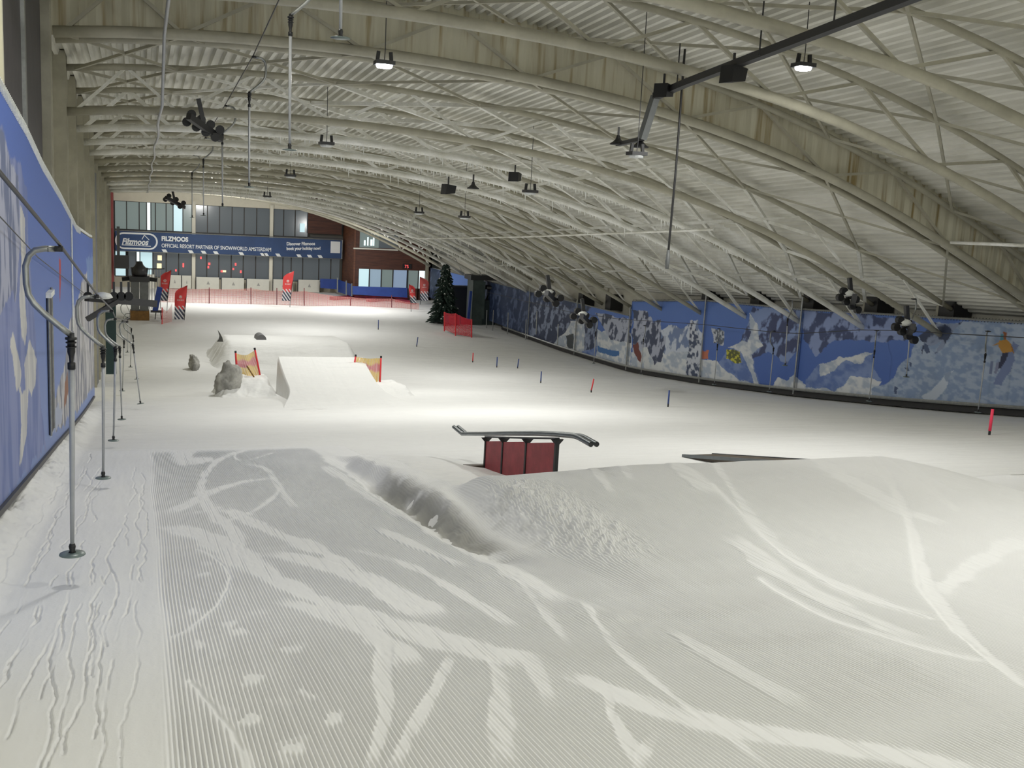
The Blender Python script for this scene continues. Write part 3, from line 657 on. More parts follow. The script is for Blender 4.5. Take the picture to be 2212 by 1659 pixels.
flat([(2158, 735), (2172, 732), (2182, 742), (2185, 760), (2164, 763), (2155, 748)], (.50, .25, .04)); flat([(2160, 722), (2169, 722), (2169, 735), (2160, 735)], (.06, .24, .32)); flat([(2166, 716), (2173, 718), (2172, 734), (2167, 734)], (.28, .09, .03))
flat([(2164, 762), (2178, 762), (2172, 778), (2160, 796), (2154, 796)], (.02, .025, .07)); flat([(2182, 742), (2188, 755), (2190, 765), (2185, 760)], (.30, .14, .03)); flat([(2155, 744), (2140, 748), (2158, 738)], (.50, .25, .04))
flat([(2138, 780), (2144, 780), (2142, 808), (2135, 808)], (.16, .20, .34)); flat([(2152, 782), (2158, 782), (2152, 808), (2146, 806)], (.20, .22, .34))
col = np.clip(col, 0, 1)*.92
mr = tag(empty('mountain_mural'), 'blue printed mountain mural of tall panels along the low right wall', 'mural')
segs = [('left', 42.15, 77.1), ('a', 35.55, 42.15), ('b', 29.25, 35.55), ('c', 14.5, 29.25)]
for nm, a, b in segs:
    j = (UA >= a-.05) & (UA <= b+.05)
    link('mural_panel', grid_mesh('mural_panel', np.full(U[:, j].shape, XR)+.02*(nm in 'ac'), U[:, j], Vv[:, j], MUR, cols=col[:, j]), mr)
bk = MB()
for y in np.arange(14.5, 42.1, 1.5): pass
top_pts = [(XR-.03, y, float(topz(np.array(y)))+.03) for y in np.arange(14.6, 42.1, .5)]
MB().tube(top_pts, .035, 6).build('top_rail', GALV, mr)
MB().tube([(XR-.03, y, -4.22) for y in np.arange(42.3, 77, 2.)], .03, 6).build('top_rail', GALV, mr)
lace = MB()
for y in np.arange(14.7, 42, .11): z = float(topz(np.array(y))); lace.bar((XR-.04, y, z+.08), (XR-.04, y+.05, z-.03), .012, .012)
lace.build('lacing', DARK, mr)
MB().tube([(XR-.06, y, float(prof(y))+.27) for y in np.arange(14.6, 60, .7)], .05, 6).build('bottom_rail', GALV, mr)
for y in (29.25, 35.55, 42.15, 55.1, 48.2):
    z0 = float(prof(y))+.1; z1 = float(topz(np.array(y)))+(.45 if y < 43 else .2); MB().tube([(XR-.07, y, z0), (XR-.07, y, z1)], .032, 7).build('panel_post', GALV, mr)

# right wall behind and above the mural
wr = tag(empty('wall_right'), kind='structure')
part(MB().box((22.3, -6, -8), (22.5, 84, 6.2)), 'wall_panel', mat('pale_grey_panel', (.60, .58, .50), .6, noise=.15, nscale=.5), wr)
part(MB().box((21.42, 14, -7.8), (21.5, 42, -7.6)), 'kick_board', DARK, wr)
for k, (px, py, wpx) in enumerate(((1537, 650, 26), (1645, 652, 28), (1761, 657, 30), (1898, 662, 34), (2062, 668, 34), (1265, 652, 18), (1325, 655, 20))):
    c = atx(px, py, 21.9); hh = .33
    part(MB().box((21.6, c.y-.30, c.z-hh), (22.25, c.y+.30, c.z+hh+.1)), 'ventilation_box', BLACK, wr)
    part(MB().box((21.7, c.y+.34, c.z-1.2), (21.8, c.y+.50, c.z+.7)), 'wall_post', STEEL, wr)
part(MB().box((21.75, 14, -2.9), (21.85, 28, -2.6)), 'wall_beam', STEEL, wr)
part(MB().box((21.2, 8, -5.2), (21.5, 60, -4.6)), 'base_rail', DARK, wr) if False else None
dk = MB()
for a in np.arange(14, 60, 1.0): dk.bar((21.4, a, float(prof(a))+.12), (21.4, a+1.0, float(prof(a+1))+.12), .12, .17)
part(dk, 'dark_base_gap', BLACK, wr)

# left mural
XL = -1.2
def lp(pts): return [(float(p.y), float(p.z)) for p in (atx(a, b, XL) for a, b in pts)]
UA = np.arange(5.5, 30.5, .035); VA = np.linspace(0, 1, 150); U, T = np.meshgrid(UA, VA)
bot = prof(U)+.18; top = np.interp(U, [5, 10.8, 13, 15, 18.4, 22.7, 28.7, 35], [1.75, .93, .66, .33, -.1, -.72, -1.12, -1.45]); Vv = bot+(top-bot)*T
u_ = U+.25*(fbm(U*1.4, Vv*2, 3)-.5); v_ = Vv+.3*(fbm(U*3, Vv*1.2, 4)-.5)
tv = sm((Vv-bot)/4); col = lerp((.20, .27, .52), (.07, .14, .46), tv); tex = fbm(U*5, Vv*1.2, 33); rock = fbm(U*5, Vv*1.6, 35, 6)
def paintl(poly, c):
    mk = inside(u_, v_, lp(poly)); col[mk] = c[mk] if isinstance(c, np.ndarray) and c.ndim == 3 else np.array(c)
GR = lerp((.13, .16, .28), (.38, .40, .52), sm((rock-.42)/.14)); LV = lerp((.12, .17, .40), (.22, .26, .48), sm((tex-.3)/.4)); WS = lerp((.46, .46, .48), (.62, .61, .58), sm((tex-.3)/.4)); 
paintl([(-60, 280), (0, 262), (20, 330), (45, 360), (58, 420), (62, 540), (75, 700), (90, 880), (100, 960), (30, 1060), (-60, 1150)], LV)
paintl([(-60, 280), (0, 270), (20, 340), (40, 380), (45, 520), (35, 640), (-60, 720)], GR)
paintl([(44, 450), (54, 470), (57, 560), (52, 620), (58, 700), (55, 740), (48, 720), (42, 640), (46, 560)], WS)
paintl([(22, 735), (28, 722), (40, 750), (46, 790), (44, 850), (34, 830), (30, 790)], WS); paintl([(52, 780), (62, 740), (68, 745), (80, 765), (76, 830), (70, 850), (62, 840), (56, 860)], WS)
paintl([(44, 840), (62, 840), (58, 940), (48, 1000), (42, 1010), (46, 920)], WS)
paintl([(150, 700), (160, 660), (170, 640), (180, 600), (200, 570), (214, 580), (214, 820), (160, 895), (108, 940), (112, 880), (140, 790)], lerp((.16, .17, .22), (.50, .49, .50), sm((rock-.40)/.14)))
paintl([(108, 900), (125, 870), (135, 890), (132, 910), (108, 945)], lerp((.3, .35, .5), (.45, .48, .56), tex)); paintl([(140, 830), (146, 810), (148, 850), (142, 880), (138, 870)], (.25, .10, .05))
paintl([(127, 560), (131, 555), (132, 620), (130, 660)], (.42, .035, .05)); paintl([(186, 560), (210, 540), (212, 600), (190, 620)], lerp((.10, .2, .5), (.2, .3, .55), tex))
ml = tag(empty('mountain_mural'), 'tall blue mountain mural along the left wall, curving away beside the drag lift', 'mural')
link('mural_panel', grid_mesh('mural_panel_left', np.full(U.shape, XL), U, Vv, MUR, cols=np.clip(col, 0, 1)), ml)
tz = lambda y: float(np.interp(y, [5, 10.8, 13, 15, 18.4, 22.7, 28.7, 35], [1.75, .93, .66, .33, -.1, -.72, -1.12, -1.45]))
MB().tube([(XL-.02, y, tz(y)+.06) for y in np.arange(5.6, 30.4, .4)], .035, 6).build('top_rail', ICE, ml)
lace = MB()
for y in np.arange(5.7, 24, .085): lace.bar((XL+.01, y, tz(y)+.07), (XL+.01, y+.04, tz(y)-.06), .014, .012)
lace.build('lacing', ICE, ml)
MB().tube([(XL+.02, y, float(prof(y))+.2) for y in np.arange(5.6, 30, .6)], .035, 6).build('bottom_rail', DARK, ml)
MB().box((XL-.06, 5.5, -9), (XL-.03, 30.5, -1.3)).build('backing', CREAM, ml) if False else None
c = atx(106, 800, XL); z0 = atx(106, 940, XL).z; z1 = atx(106, 636, XL).z
MB().box((XL, c.y-.22, z0), (XL+.03, c.y+.22, z1)).build('dark_slot', BLACK, ml)
MB().tube([(XL+.03, c.y+.26, z0), (XL+.03, c.y+.26, z1+.1)], .02, 6).build('slot_edge', GALV, ml); MB().tube([(XL+.03, c.y-.26, z0), (XL+.03, c.y-.26, z1+.05)], .018, 6).build('slot_edge', GALV, ml)
MB().box((XL, c.y-.3, z1), (XL+.07, c.y+.3, z1+.07)).build('snow_cap', ICE, ml)
c = atx(153, 560, XL); MB().tube([(XL+.02, c.y, atx(153, 720, XL).z), (XL+.02, c.y, tz(c.y))], .018, 6).build('panel_joint', ICE, ml)

# ------------------------------------------------------------------ drag lifts
def make_tbar(label, group):
    t = thing('tow_bar', (0, 0, 0), label, 'drag lift tow bar', group)
    MB().box((-.03, -.03, -.016), (.02, .03, .02)).box((-.012, -.07, -.010), (.008, .07, .012)).tube([(-.03, 0, 0), (-.075, 0, 0)], [.014, .022], 8).build('rope_clamp', BLACK, t)
    MB().tube([(-.03, 0, 0), (-.09, 0, .0), (-.15, 0, -.012), (-.19, 0, -.05), (-.212, 0, -.12), (-.21, 0, -.24), (-.198, 0, -.31), (-.165, 0, -.37), (-.10, 0, -.44), (.0, 0, -.53), (.055, 0, -.575)], .021, 9).build('curved_arm', GALV, t, True)
    s = MB().lathe([(.022, 0), (.022, -.03), (.038, -.03), (.038, -.045), (.024, -.05), (.026, -.13), (.018, -.16), (.014, -.20), (.026, -.205), (.026, -.25)], (.06, 0, -.565), 10)
    for k in range(3): s.lathe([(.035, .004), (.035, -.004)], (.06, 0, -.60-.03*k), 10)
    s.build('spring_housing', BLACK, t, True)
    rd = MB().tube([(.06, 0, -.80), (.055, 0, -1.4), (.045, 0, -2.08)], [.019, .018, .014], 9).build('rod', ROD, t, True)
    MB().lathe([(.018, .07), (.024, .05), (.018, .02), (.03, 0)], (.045, 0, -2.13), 10).build('rod_foot', BLACK, rd, True)
    MB().lathe([(.03, .012), (.085, .004), (.088, -.004), (.03, -.012)], (.045, 0, -2.135), 24).build('seat_disc', DISC, rd, True)
    return t
GL = 'tow bars of the left drag lift'
proto = make_tbar('nearest grey tow bar of the left drag lift, its disc just above the snow', GL)
ropez = []
for k in range(9):
    y = 7.5+5.05*k; o = proto if k == 0 else copy_tree(proto)
    px = (148, 227, 253, 258, 280, 270, 283, 284, 276)[k]
    x = -.50 if k == 0 else (px-300)/2200*y*.98-.05
    zf = float(prof(y)); o.location = (x, y, zf+2.27 if k else at(148, 1197, 7.5).z+2.135); ropez.append((x, y, o.location.z+.03))
    o.rotation_euler = (0, [.0, .0, .02, -.03, -.13, .03, -.09, .02, .0][k], [0, .1, -.05, .2, -.3, .1, -.2, .1, 0][k])
    if k: o['label'] = ORD[k]+' tow bar from the camera in the row at left drag lift'
run('haul_rope', [(-.62, 1.0, .75), (-.58, 4, .22)]+ropez, .011, DARK, 'dark haul rope of the left drag lift carrying its row of tow bars', 'rope')
run('thin_dark_line', [tuple(atx(-40, 435, XL+.04)), tuple(atx(0, 468, XL+.04)), tuple(atx(82, 556, XL+.04)), tuple(atx(170, 625, XL+.04)), tuple(atx(205, 650, XL+.04))], .006, DARK, 'thin dark line sloping across the left mural', 'cable')  # thin dark tube laid just off the mural face
# return line, high under the roof
GR_ = 'tow bars on the high return rope'
rl = []
for k, (px, py, X0, lab) in enumerate(((757, 84, 1.78, 'tow bar with large disc showing at top of the frame'), (642, 325, 1.80, 'longest hanging tow bar right of the sheave cluster, under the roof'), (550, 405, 1.85, 'second hanging tow bar on the return rope, left of the longest'),
                                   (490, 447, 1.80, 'hanging tow bar whose disc is level with the far cream beam'), (447, 466, 1.80, 'tow bar with bent arm hanging before the upper windows'), (421, 470, 1.85, 'farthest hanging tow bar of the high return rope'))):
    c = atx(px, py, X0); o = copy_tree(proto); o['label'] = lab; o['group'] = GR_
    o.location = (c.x-.045, c.y, c.z+2.135); o.rotation_euler = (0, 0, [2.8, 2.9, 3.3, 3.0, .3, .2][k]); rl.append((c.x-.045, c.y, c.z+2.165))
    if k > 3: o.rotation_euler = (0, 0, math.pi+.3)
run('haul_rope', rl, .01, DARK, 'dark return rope under the roof above the left piste', 'rope')
# right drag lift in front of the right mural
GG = 'tow bars of the right drag lift'
for k, (px, py) in enumerate(((2112, 890), (1877, 866), (1660, 846), (1543, 830), (1385, 808), (1283, 785))):
    c = atx(px, py, 20.7); o = copy_tree(proto); o['group'] = GG; o['label'] = ORD[k]+' tow bar from the camera end in front of the right mural'
    o.location = (c.x, c.y, c.z+2.135); o.rotation_euler = (0, 0, math.pi+.9 if k != 2 else .4)
rope = []
for y in np.arange(15, 62, 1.5):
    rope.append((20.7, y, float(np.interp(y, [15, 19, 25, 29, 35, 42, 48, 62], [-1.9, atx(2112, 890, 20.7).z+2.15, atx(1877, 866, 20.7).z+2.15, atx(1660, 846, 20.7).z+2.15, atx(1543, 830, 20.7).z+2.15, atx(1385, 808, 20.7).z+2.15, atx(1283, 785, 20.7).z+2.15, -4.8]))))
run('haul_rope', rope, .012, DARK, 'thin dark haul rope in front of the right mural', 'rope')
for k, (px, py, X0, lab) in enumerate(((1954, 815, 19.6, 'white tow bar hanging from the sheave box before the right mural'), (1692, 790, 19.8, 'short hanging tow bar high before the right mural'))):
    c = atx(px, py, X0); o = copy_tree(proto); o['group'] = GG; o['label'] = lab; o.location = (c.x, c.y, c.z+2.135); o.rotation_euler = (0, .08, math.pi+.5)
for k, (px, p0, p1, X0) in enumerate(((1050, 718, 670, 20.6), (1064, 715, 670, 20.6), (1096, 722, 675, 20.6), (1135, 735, 690, 20.7), (1158, 722, 672, 20.7), (1204, 745, 700, 20.7))):
    a = atx(px, p0, X0); b = atx(px+2, p1, X0); o = MB().tube([a, b], .03, 6).build('marker_post', GALV); tag(o, 'thin pale upright post beside the far right mural, '+ORD[k]+' from the left', 'post', 'pale posts along the far right wall')

# sheave clusters
def sheaves(px, py, Y, label, s=1., snow=False, n=6, arm=None):
    c = at(px, py, Y); t = thing('sheave_assembly', tuple(c), label, 'pulley assembly')
    rr = random.Random(px)
    MB().bar((-.30*s, -.5*s, .12*s), (.35*s, .4*s, -.2*s), .10*s, .12*s).build('beam', DARK, t)
    MB().bar((0, 0, .05*s), (-.1*s, 0, .5*s), .08*s, .08*s).build('bracket', DARK, t)
    for k in range(n):
        f_ = k/(n-1)-.5; cc = (f_*.62*s, .02*s*k, -.28*s*f_+(.10*s if k % 2 else -.09*s)); b = MB()
        b.tube([(cc[0], cc[1]-.05*s, cc[2]), (cc[0], cc[1]+.05*s, cc[2])], .085*s, 12); b.build('wheel', BLACK, t)
    if snow: MB().lathe([(.02, .22), (.09*s, .20), (.16*s, .12), (.12*s, .05), (.03, .02)], (-.08, .05, .06), 7).build('snow_cap', ICE, t, True)
    return t
sheaves(440, 272, 22, 'black sheave train hanging under the roof at left', 1.05, n=8); sheaves(377, 435, 62, 'small black sheave train before the upper far windows', 1.6)
sheaves(1838, 648, 22, 'snow capped sheave train under the roof in front of the right mural', 1.15, True, 7); sheaves(1960, 712, 20.5, 'black sheave train and box in front of the right mural', 1.2, True, 7)
sheaves(1188, 640, 36, 'frosted sheave train at the low roof edge by the far mural', 1.6, True, 6); sheaves(1262, 688, 33, 'tangled frosted sheave train lower right of another, before the mural', 1.4, True, 6)
# hanging rope with handle
a = at(1473, 190, 17.5); b = at(1444, 540, 17.5)
t = thing('hanging_pole', tuple(a), 'long thin dark pole hanging from the cable tray', 'pole')
MB().tube([(0, 0, .7), (0, 0, 0), (b-a)*.5+Vector((.015, 0, 0)), b-a], .022, 7).build('rod', DARK, t, True); MB().tube([b-a, (b-a)*1.07, (b-a)*1.12], [.03, .045, .035], 8).build('end_grip', MACH, t, True)
# lift support beam
bm_ = thing('lift_gantry', (-1.1, 24, -2.35), 'dark steel cantilever beam of the drag lift off the left wall', 'gantry')
def lz(px, py, Y, root=bm_): return at(px, py, Y)-root.location
MB().bar(lz(188, 643, 24), lz(335, 656, 25.5), .14, .16).build('beam', DARK, bm_); MB().bar(lz(188, 690, 24), lz(255, 650, 24.3), .10, .10).build('diagonal_brace', DARK, bm_)
MB().lathe([(.05, .14), (.16, .11), (.21, .03), (.15, 0)], tuple(lz(222, 645, 24)), 10).build('snow_cap', ICE, bm_, True)
for k, px in enumerate((190, 246, 262, 278)): 
    c = lz(px, 640, 24.3); MB().tube([c-Vector((0, .04, 0)), c+Vector((0, .04, 0))], .10, 12).build('sheave', BLACK, bm_); MB().bar(c, c+Vector((0, 0, .32)), .05, .05).build('sheave_arm', DARK, bm_)
c0 = lz(240, 655, 24.5); MB().box((c0.x-.12, c0.y-.1, c0.z-1.6), (c0.x+.1, c0.y+.1, c0.z)).build('hanging_cover', mat('dark_green_cover', (.02, .045, .04), .7), bm_)
# lower drive tower
c = fl(302, 690); t = thing('drive_tower', tuple(c), 'grey drag lift drive tower with rusty base at lower left', 'lift tower')
MB().box((-.52, -.5, 0), (.52, .5, .55)).build('rusty_base', RUST, t); MB().box((-.48, -.4, .55), (-.02, .4, 2.2)).box((.0, -.42, .55), (.48, .42, 2.2)).build('housing', MACH, t)
MB().box((-.55, -.45, 2.2), (.55, .45, 2.5)).build('motor_deck', DARK, t); MB().lathe([(.3, 2.5), (.42, 2.65), (.40, 2.95), (.22, 3.15), (.15, 3.35)], n=12).build('motor', DARK, t, True)
for sx in (-1, 1): MB().tube([(sx*.55, 0, 2.35), (sx*.95, 0, 2.3)], .12, 8).build('side_wheel', BLACK, t); MB().bar((sx*.35, 0, 2.5), (sx*.42, 0, 3.0), .12, .12).build('lug', DARK, t)
rk = thing('tow_bar_rack', tuple(fl(345, 680)+Vector((0, .6, 0))), 'row of parked pale tow bars right of the drive tower', 'rack')
for k in range(6): MB().tube([(-.75+.16*k, 0, .3), (-.75+.16*k, 0, 2.7)], .025, 5).build('rod', ROD, rk)
MB().bar((-.95, 0, 2.7), (.3, 0, 2.75), .06, .06).build('rail', DARK, rk)
bs_ = thing('blue_stand', tuple(fl(337, 690)), 'leaning dark blue padded stand between tower and flags', 'stand')
MB().bar((-.05, 0, .5), (.22, 0, 1.9), .28, .3).build('pad', BLUE, bs_); MB().box((-.3, -.2, .42), (.4, .2, .52)).build('tray', DARK, bs_)
MB().bar((0, 0, .45), (-.05, 0, 0), .05, .05).bar((.25, 0, .45), (.3, 0, 0), .05, .05).build('leg', DARK, bs_)

# ------------------------------------------------------------------ park features
# box rail with red panels
rz_ = float(height(np.array(4.55), np.array(11.5)))
root = thing('rail_box', (4.6, 11.6, rz_), 'grey twin pipe grind rail on black posts with three red panels', 'grind rail')
def L(px, py, Y): return at(px, py, Y)-root.location
YP = [13.05, 12.35, 11.5, 10.56]; PX = [1042, 1090, 1145, 1207]; TOPY = [944, 945, 946, 947]
PT = [L(PX[k], TOPY[k], YP[k]) for k in range(4)]
xr_ = sum(p.x for p in PT)/4
for k in range(4):
    zb = float(prof(YP[k]))-root.location.z-.1; b = MB(); p = PT[k]
    b.box((xr_-.022, p.y-.022, zb), (xr_+.022, p.y+.022, p.z-.02)); b.prism([(xr_-.075, p.z-.01), (xr_+.075, p.z-.01), (xr_+.022, p.z-.07), (xr_-.022, p.z-.07)], p.y-.02, p.y+.02)
    b.build('post', BLACK, root)
for k in range(3):
    a, b_ = PT[k], PT[k+1]; zb = float(prof(YP[k]))-root.location.z-.1; q = MB(); n0 = len(q.v)
    q.v += [(xr_-.012, a.y-.03, zb), (xr_-.012, b_.y+.03, zb-.0), (xr_-.012, b_.y+.03, b_.z-.055), (xr_-.012, a.y-.03, a.z-.055), (xr_+.012, a.y-.03, zb), (xr_+.012, b_.y+.03, zb), (xr_+.012, b_.y+.03, b_.z-.055), (xr_+.012, a.y-.03, a.z-.055)]
    q.f += [(0, 1, 2, 3), (7, 6, 5, 4), (0, 4, 5, 1), (2, 6, 7, 3), (1, 5, 6, 2), (0, 3, 7, 4)]; q.build('red_panel', RED, root)
XW = root.location.x+xr_
def rp2(px, py): return atx(px, py, XW)-root.location
ctr = [rp2(985, 922), rp2(1003, 937), rp2(1045, 937), rp2(1100, 936), rp2(1160, 936), rp2(1210, 938), rp2(1248, 942), rp2(1258, 946), rp2(1283, 960)]
for dx in (-.034, .034):
    MB().tube([c_+Vector((dx, 0, 0)) for c_ in ctr], .029, 12, caps=False).build('pipe', PIPE, root, True)
    e_ = ctr[-1]+Vector((dx, 0, 0)); d_ = (ctr[-1]-ctr[-2]).normalized(); MB().tube([e_-d_*.02, e_-d_*.003], .025, 12).build('pipe_bore', BLACK, root)
for k in range(3):
    a = PT[k]; MB().bar((xr_, a.y, a.z+.0), (xr_, PT[k+1].y, PT[k+1].z+.0), .06, .02).build('cross_bar', BLACK, root)
MB().box((xr_-.3, PT[0].y+.0, float(prof(13))-root.location.z+.0), (xr_+.05, PT[0].y+.08, float(prof(13))-root.location.z+.06)).build('foot', BROWN, root)
# low brown box at right
bx0 = 8.05; q0, q1 = atx(1478, 981, bx0), atx(1705, 996, bx0); sl_ = (q1.z-q0.z)/(q1.y-q0.y); zf = float(prof(q0.y))
bx = thing('flat_box', (bx0+.25, q0.y, zf), 'low brown flat grind box behind the ramp crest on the right', 'grind box')
def bz(y): return q0.z-zf+sl_*(y-q0.y)
b = MB(); y0_, y1_ = 10.4, q0.y; n = 0
def slab(b, x0, x1, t0, t1):
    n = len(b.v)
    for yy in (y0_, y1_):
        b.v += [(x0, yy-q0.y, bz(yy)+t0), (x1, yy-q0.y, bz(yy)+t0), (x1, yy-q0.y, bz(yy)+t1), (x0, yy-q0.y, bz(yy)+t1)]
    b.f += [tuple(n+i for i in f) for f in ((0, 1, 2, 3), (7, 6, 5, 4), (0, 4, 5, 1), (1, 5, 6, 2), (2, 6, 7, 3), (3, 7, 4, 0))]; return b
slab(MB(), -.26, .26, -.09, -.012).build('deck', BROWN, bx); slab(MB(), -.29, -.25, -.05, 0).build('edge_tube', PIPE, bx); slab(MB(), .25, .29, -.05, 0).build('edge_tube', PIPE, bx)
for yy in (10.8, 12.2, q0.y-.1): MB().box((-.25, yy-.05-q0.y, -.3), (-.2, yy+.05-q0.y, bz(yy)-.08)).box((.2, yy-.05-q0.y, -.3), (.25, yy+.05-q0.y, bz(yy)-.08)).build('leg', BROWN, bx)

# far ramp
def heightfield(name, x0, x1, y0, y1, fn, label, cat, m=None, nx=90, ny=90):
    Xh, Yh = np.meshgrid(np.linspace(x0, x1, nx), np.linspace(y0, y1, ny)); Zh = fn(Xh, Yh)
    o = link(name, grid_mesh(name, Xh, Yh, Zh, m or SNOWF, attrs={'groom': Xh*0})); return tag(o, label, cat)
def jump(Xh, Yh):
    lipz = np.interp(Xh, [4.2, 6.9], [at(583, 770, 33.0).z, at(752, 772, 33.0).z]); base = prof(Yh)-.06
    t_ = np.clip((Yh-27.0)/6.0, 0, 1); h = (lipz-prof(33.0))*(t_**1.9)
    fl_ = .55*(1-sm((Yh-27)/3.5)); xl, xr = 4.12-fl_, 6.98+fl_
    inl = sm((Xh-xl)/.06)*sm((xr-Xh)/.06)*sm((33.15-Yh)/.08)
    return base+h*inl+.06*inl+.02*(fbm(Xh*6, Yh*.4, 77)-.5)*inl
heightfield('snow_jump', 3.3, 7.9, 26.8, 33.3, jump, 'steep smooth snow jump with a square lip between two netted shoulders', 'snow ramp', nx=240, ny=120)
def shoulder(xc, w, yc, d, zt, seed):
    def fn(Xh, Yh):
        n = .5*(fbm(Xh*1.7, Yh*1.7, seed)-.5)
        a = sm((Xh-(xc-w)+n)/.45)*sm(((xc+w)-Xh+n)/.5)*sm((Yh-(yc-d)+n)/1.4)*sm(((yc+d)-Yh)/.4)
        return prof(Yh)-.08+a*(zt-prof(yc)+.08+.08*(fbm(Xh*4, Yh*4, seed+3)-.5))
    return fn
zl = at(520, 812, 32.6).z; zr = at(790, 824, 32.6).z
sl = heightfield('snow_mound', 1.7, 4.25, 30.0, 34.0, shoulder(3.15, 1.05, 32.6, 1.5, zl, 7), 'rough grey sided snow shoulder left of the far jump, under a net', 'snow mound')
heightfield('snow_mound', 6.8, 9.0, 29.6, 34.0, shoulder(7.55, .95, 32.4, 1.7, zr, 17), 'smooth snow shoulder right of the far jump, under a net', 'snow mound')
# dirty left flank
rk_ = MB(); 
def flank(px0, py0, px1, py1, Y, name, label, seed):
    a = at(px0, py1, Y); b = at(px1, py0, Y); cx, cz = (a.x+b.x)/2, a.z; bm = bmesh.new(); bmesh.ops.create_icosphere(bm, subdivisions=4, radius=1)
    rn = random.Random(seed)
    for v in bm.verts:
        n = fbm(np.array(v.co.x*1.6+seed), np.array(v.co.z*1.6+v.co.y), seed); s = .45+1.15*float(n); v.co = Vector((v.co.x*(b.x-a.x)/2*s, v.co.y*.5*s, v.co.z*(b.z-a.z)/2*s))
    me = bpy.data.meshes.new(name); bm.to_mesh(me); bm.free(); me.materials.append(DIRT); me.polygons.foreach_set('use_smooth', [True]*len(me.polygons))
    o = link(name, me, None, (cx, Y, max((a.z+b.z)/2, 0*Y) if False else float(prof(Y))+(b.z-a.z)*.30)); return tag(o, label, 'snow block')
flank(462, 784, 524, 868, 32.3, 'ice_block', 'dark grey dirty ice block at the left foot of the netted shoulder', 5)
flank(407, 732, 431, 774, 43.2, 'ice_block', 'small grey ice lump at left end of the snow table', 9)
# table behind
def table(Xh, Yh):
    zt = at(520, 737, 45).z; n = .25*(fbm(Xh*1.2, Yh, 3)-.5)
    a = sm((Xh-2.75+n)/.9)*sm((9.4-Xh+n)/.8)*sm((Yh-43.0+n)/1.7)*sm((51.5-Yh)/4)
    return prof(Yh)-.07+a*(zt-prof(45.)+.07)
heightfield('snow_table', 2.4, 10.3, 42.4, 52, table, 'broad flat topped snow table behind the far jump', 'snow ramp', nx=160, ny=120)
c = at(565, 737, 45.6); t = thing('barrel', (c.x, c.y, c.z-.05), 'grey rounded barrel end standing on the snow table', 'barrel')
bb = MB()
for k in range(0, 1): bb.tube([(-.02, .9, .12), (0, 0, .12)], .21, 16)
bb.build('drum', mat('grey_drum', (.13, .13, .13), .6), t)
c = at(475, 737, 45.6); t = thing('fin_marker', (c.x, c.y, c.z-.02), 'small dark pointed fin sticking up from the snow table', 'marker')
MB().prism([(-.12, 0), (.14, 0), (.10, .18), (.0, .38), (-.10, .52), (-.02, .25), (-.05, .1)], -.03, .03).build('blade', mat('dark_grey_fin', (.09, .09, .085), .7), t)

# safety nets on the shoulders
NETC = vcmat('yellow_red_net_cloth', .8); 
nn = NETC.node_tree; tc = nn.nodes.new('ShaderNodeTexCoord'); sx = nn.nodes.new('ShaderNodeSeparateXYZ'); nn.links.new(tc.outputs['UV'], sx.inputs[0])
mu = nn.nodes.new('ShaderNodeMath'); mu.operation = 'MULTIPLY'; mu.inputs[1].default_value = 22; fr = nn.nodes.new('ShaderNodeMath'); fr.operation = 'FRACT'; lt = nn.nodes.new('ShaderNodeMath'); lt.operation = 'LESS_THAN'; lt.inputs[1].default_value = .72
nn.links.new(sx.outputs[0], mu.inputs[0]); nn.links.new(mu.outputs[0], fr.inputs[0]); nn.links.new(fr.outputs[0], lt.inputs[0]); nn.links.new(lt.outputs[0], nn.nodes['Principled BSDF'].inputs['Alpha'])
def safety_net(corners, label, torn):
    a0, a1, b0, b1 = [at(*p) for p in corners]            # left top, left bottom, right top, right bottom
    root = a1.copy(); t = thing('safety_net', tuple(root), label, 'safety net')
    for p, q in ((a0, a1), (b0, b1)):
        d = (p-q); MB().tube([q-root-d*.05, p-root+d*.06], .028, 8).build('pole', REDP, t, True); MB().tube([p-root+d*.02, p-root+d*.10], .033, 8).build('pole_cap', BLACK, t)
    n = 40; U_, V_ = np.meshgrid(np.linspace(0, 1, n), np.linspace(0, 1, n)); P = np.zeros((n, n, 3)); cc = np.zeros((n, n, 3))
    for i in range(n):
        for j in range(n):
            u, v = U_[i, j], V_[i, j]; sag = .10*math.sin(math.pi*u)*(1 if torn else .25)
            p = (a0*(1-v)+a1*v)*(1-u)+(b0*(1-v)+b1*v)*u-root; P[i, j] = (p.x, p.y+.05*math.sin(9*u), p.z-sag*(1-v)+.05*(v > .9)*math.sin(7*u))
            yel = np.array((.72, .50, .10)); red = np.array((.62, .14, .16)); m_ = max(0, min(1, (abs(v-.40)-.14+.05*math.sin(13*u))*-10+.5)); cc[i, j] = yel*(1-m_)+red*m_
            if torn and v > .45 and v < .6 and u < .5: cc[i, j] = (.5, .06, .09)
    link('net', grid_mesh('net', P[:, :, 0], P[:, :, 1], P[:, :, 2], NETC, cols=cc, uv=True), t)
    if torn: p = at(533, 790, 32.4)-root; q = at(549, 815, 32.3)-root; MB().bar(p, q, .05, .03).build('loose_slat', RUST, t)
safety_net(((509, 763, 32.5), (512, 812, 32.5), (551, 757, 32.9), (562, 812, 32.9)), 'sagging yellow and red net on the left shoulder of far jump', True)
safety_net(((768, 771, 32.6), (761, 822, 32.6), (823, 774, 32.4), (821, 826, 32.4)), 'taut yellow and red net on the right shoulder of far jump', False)

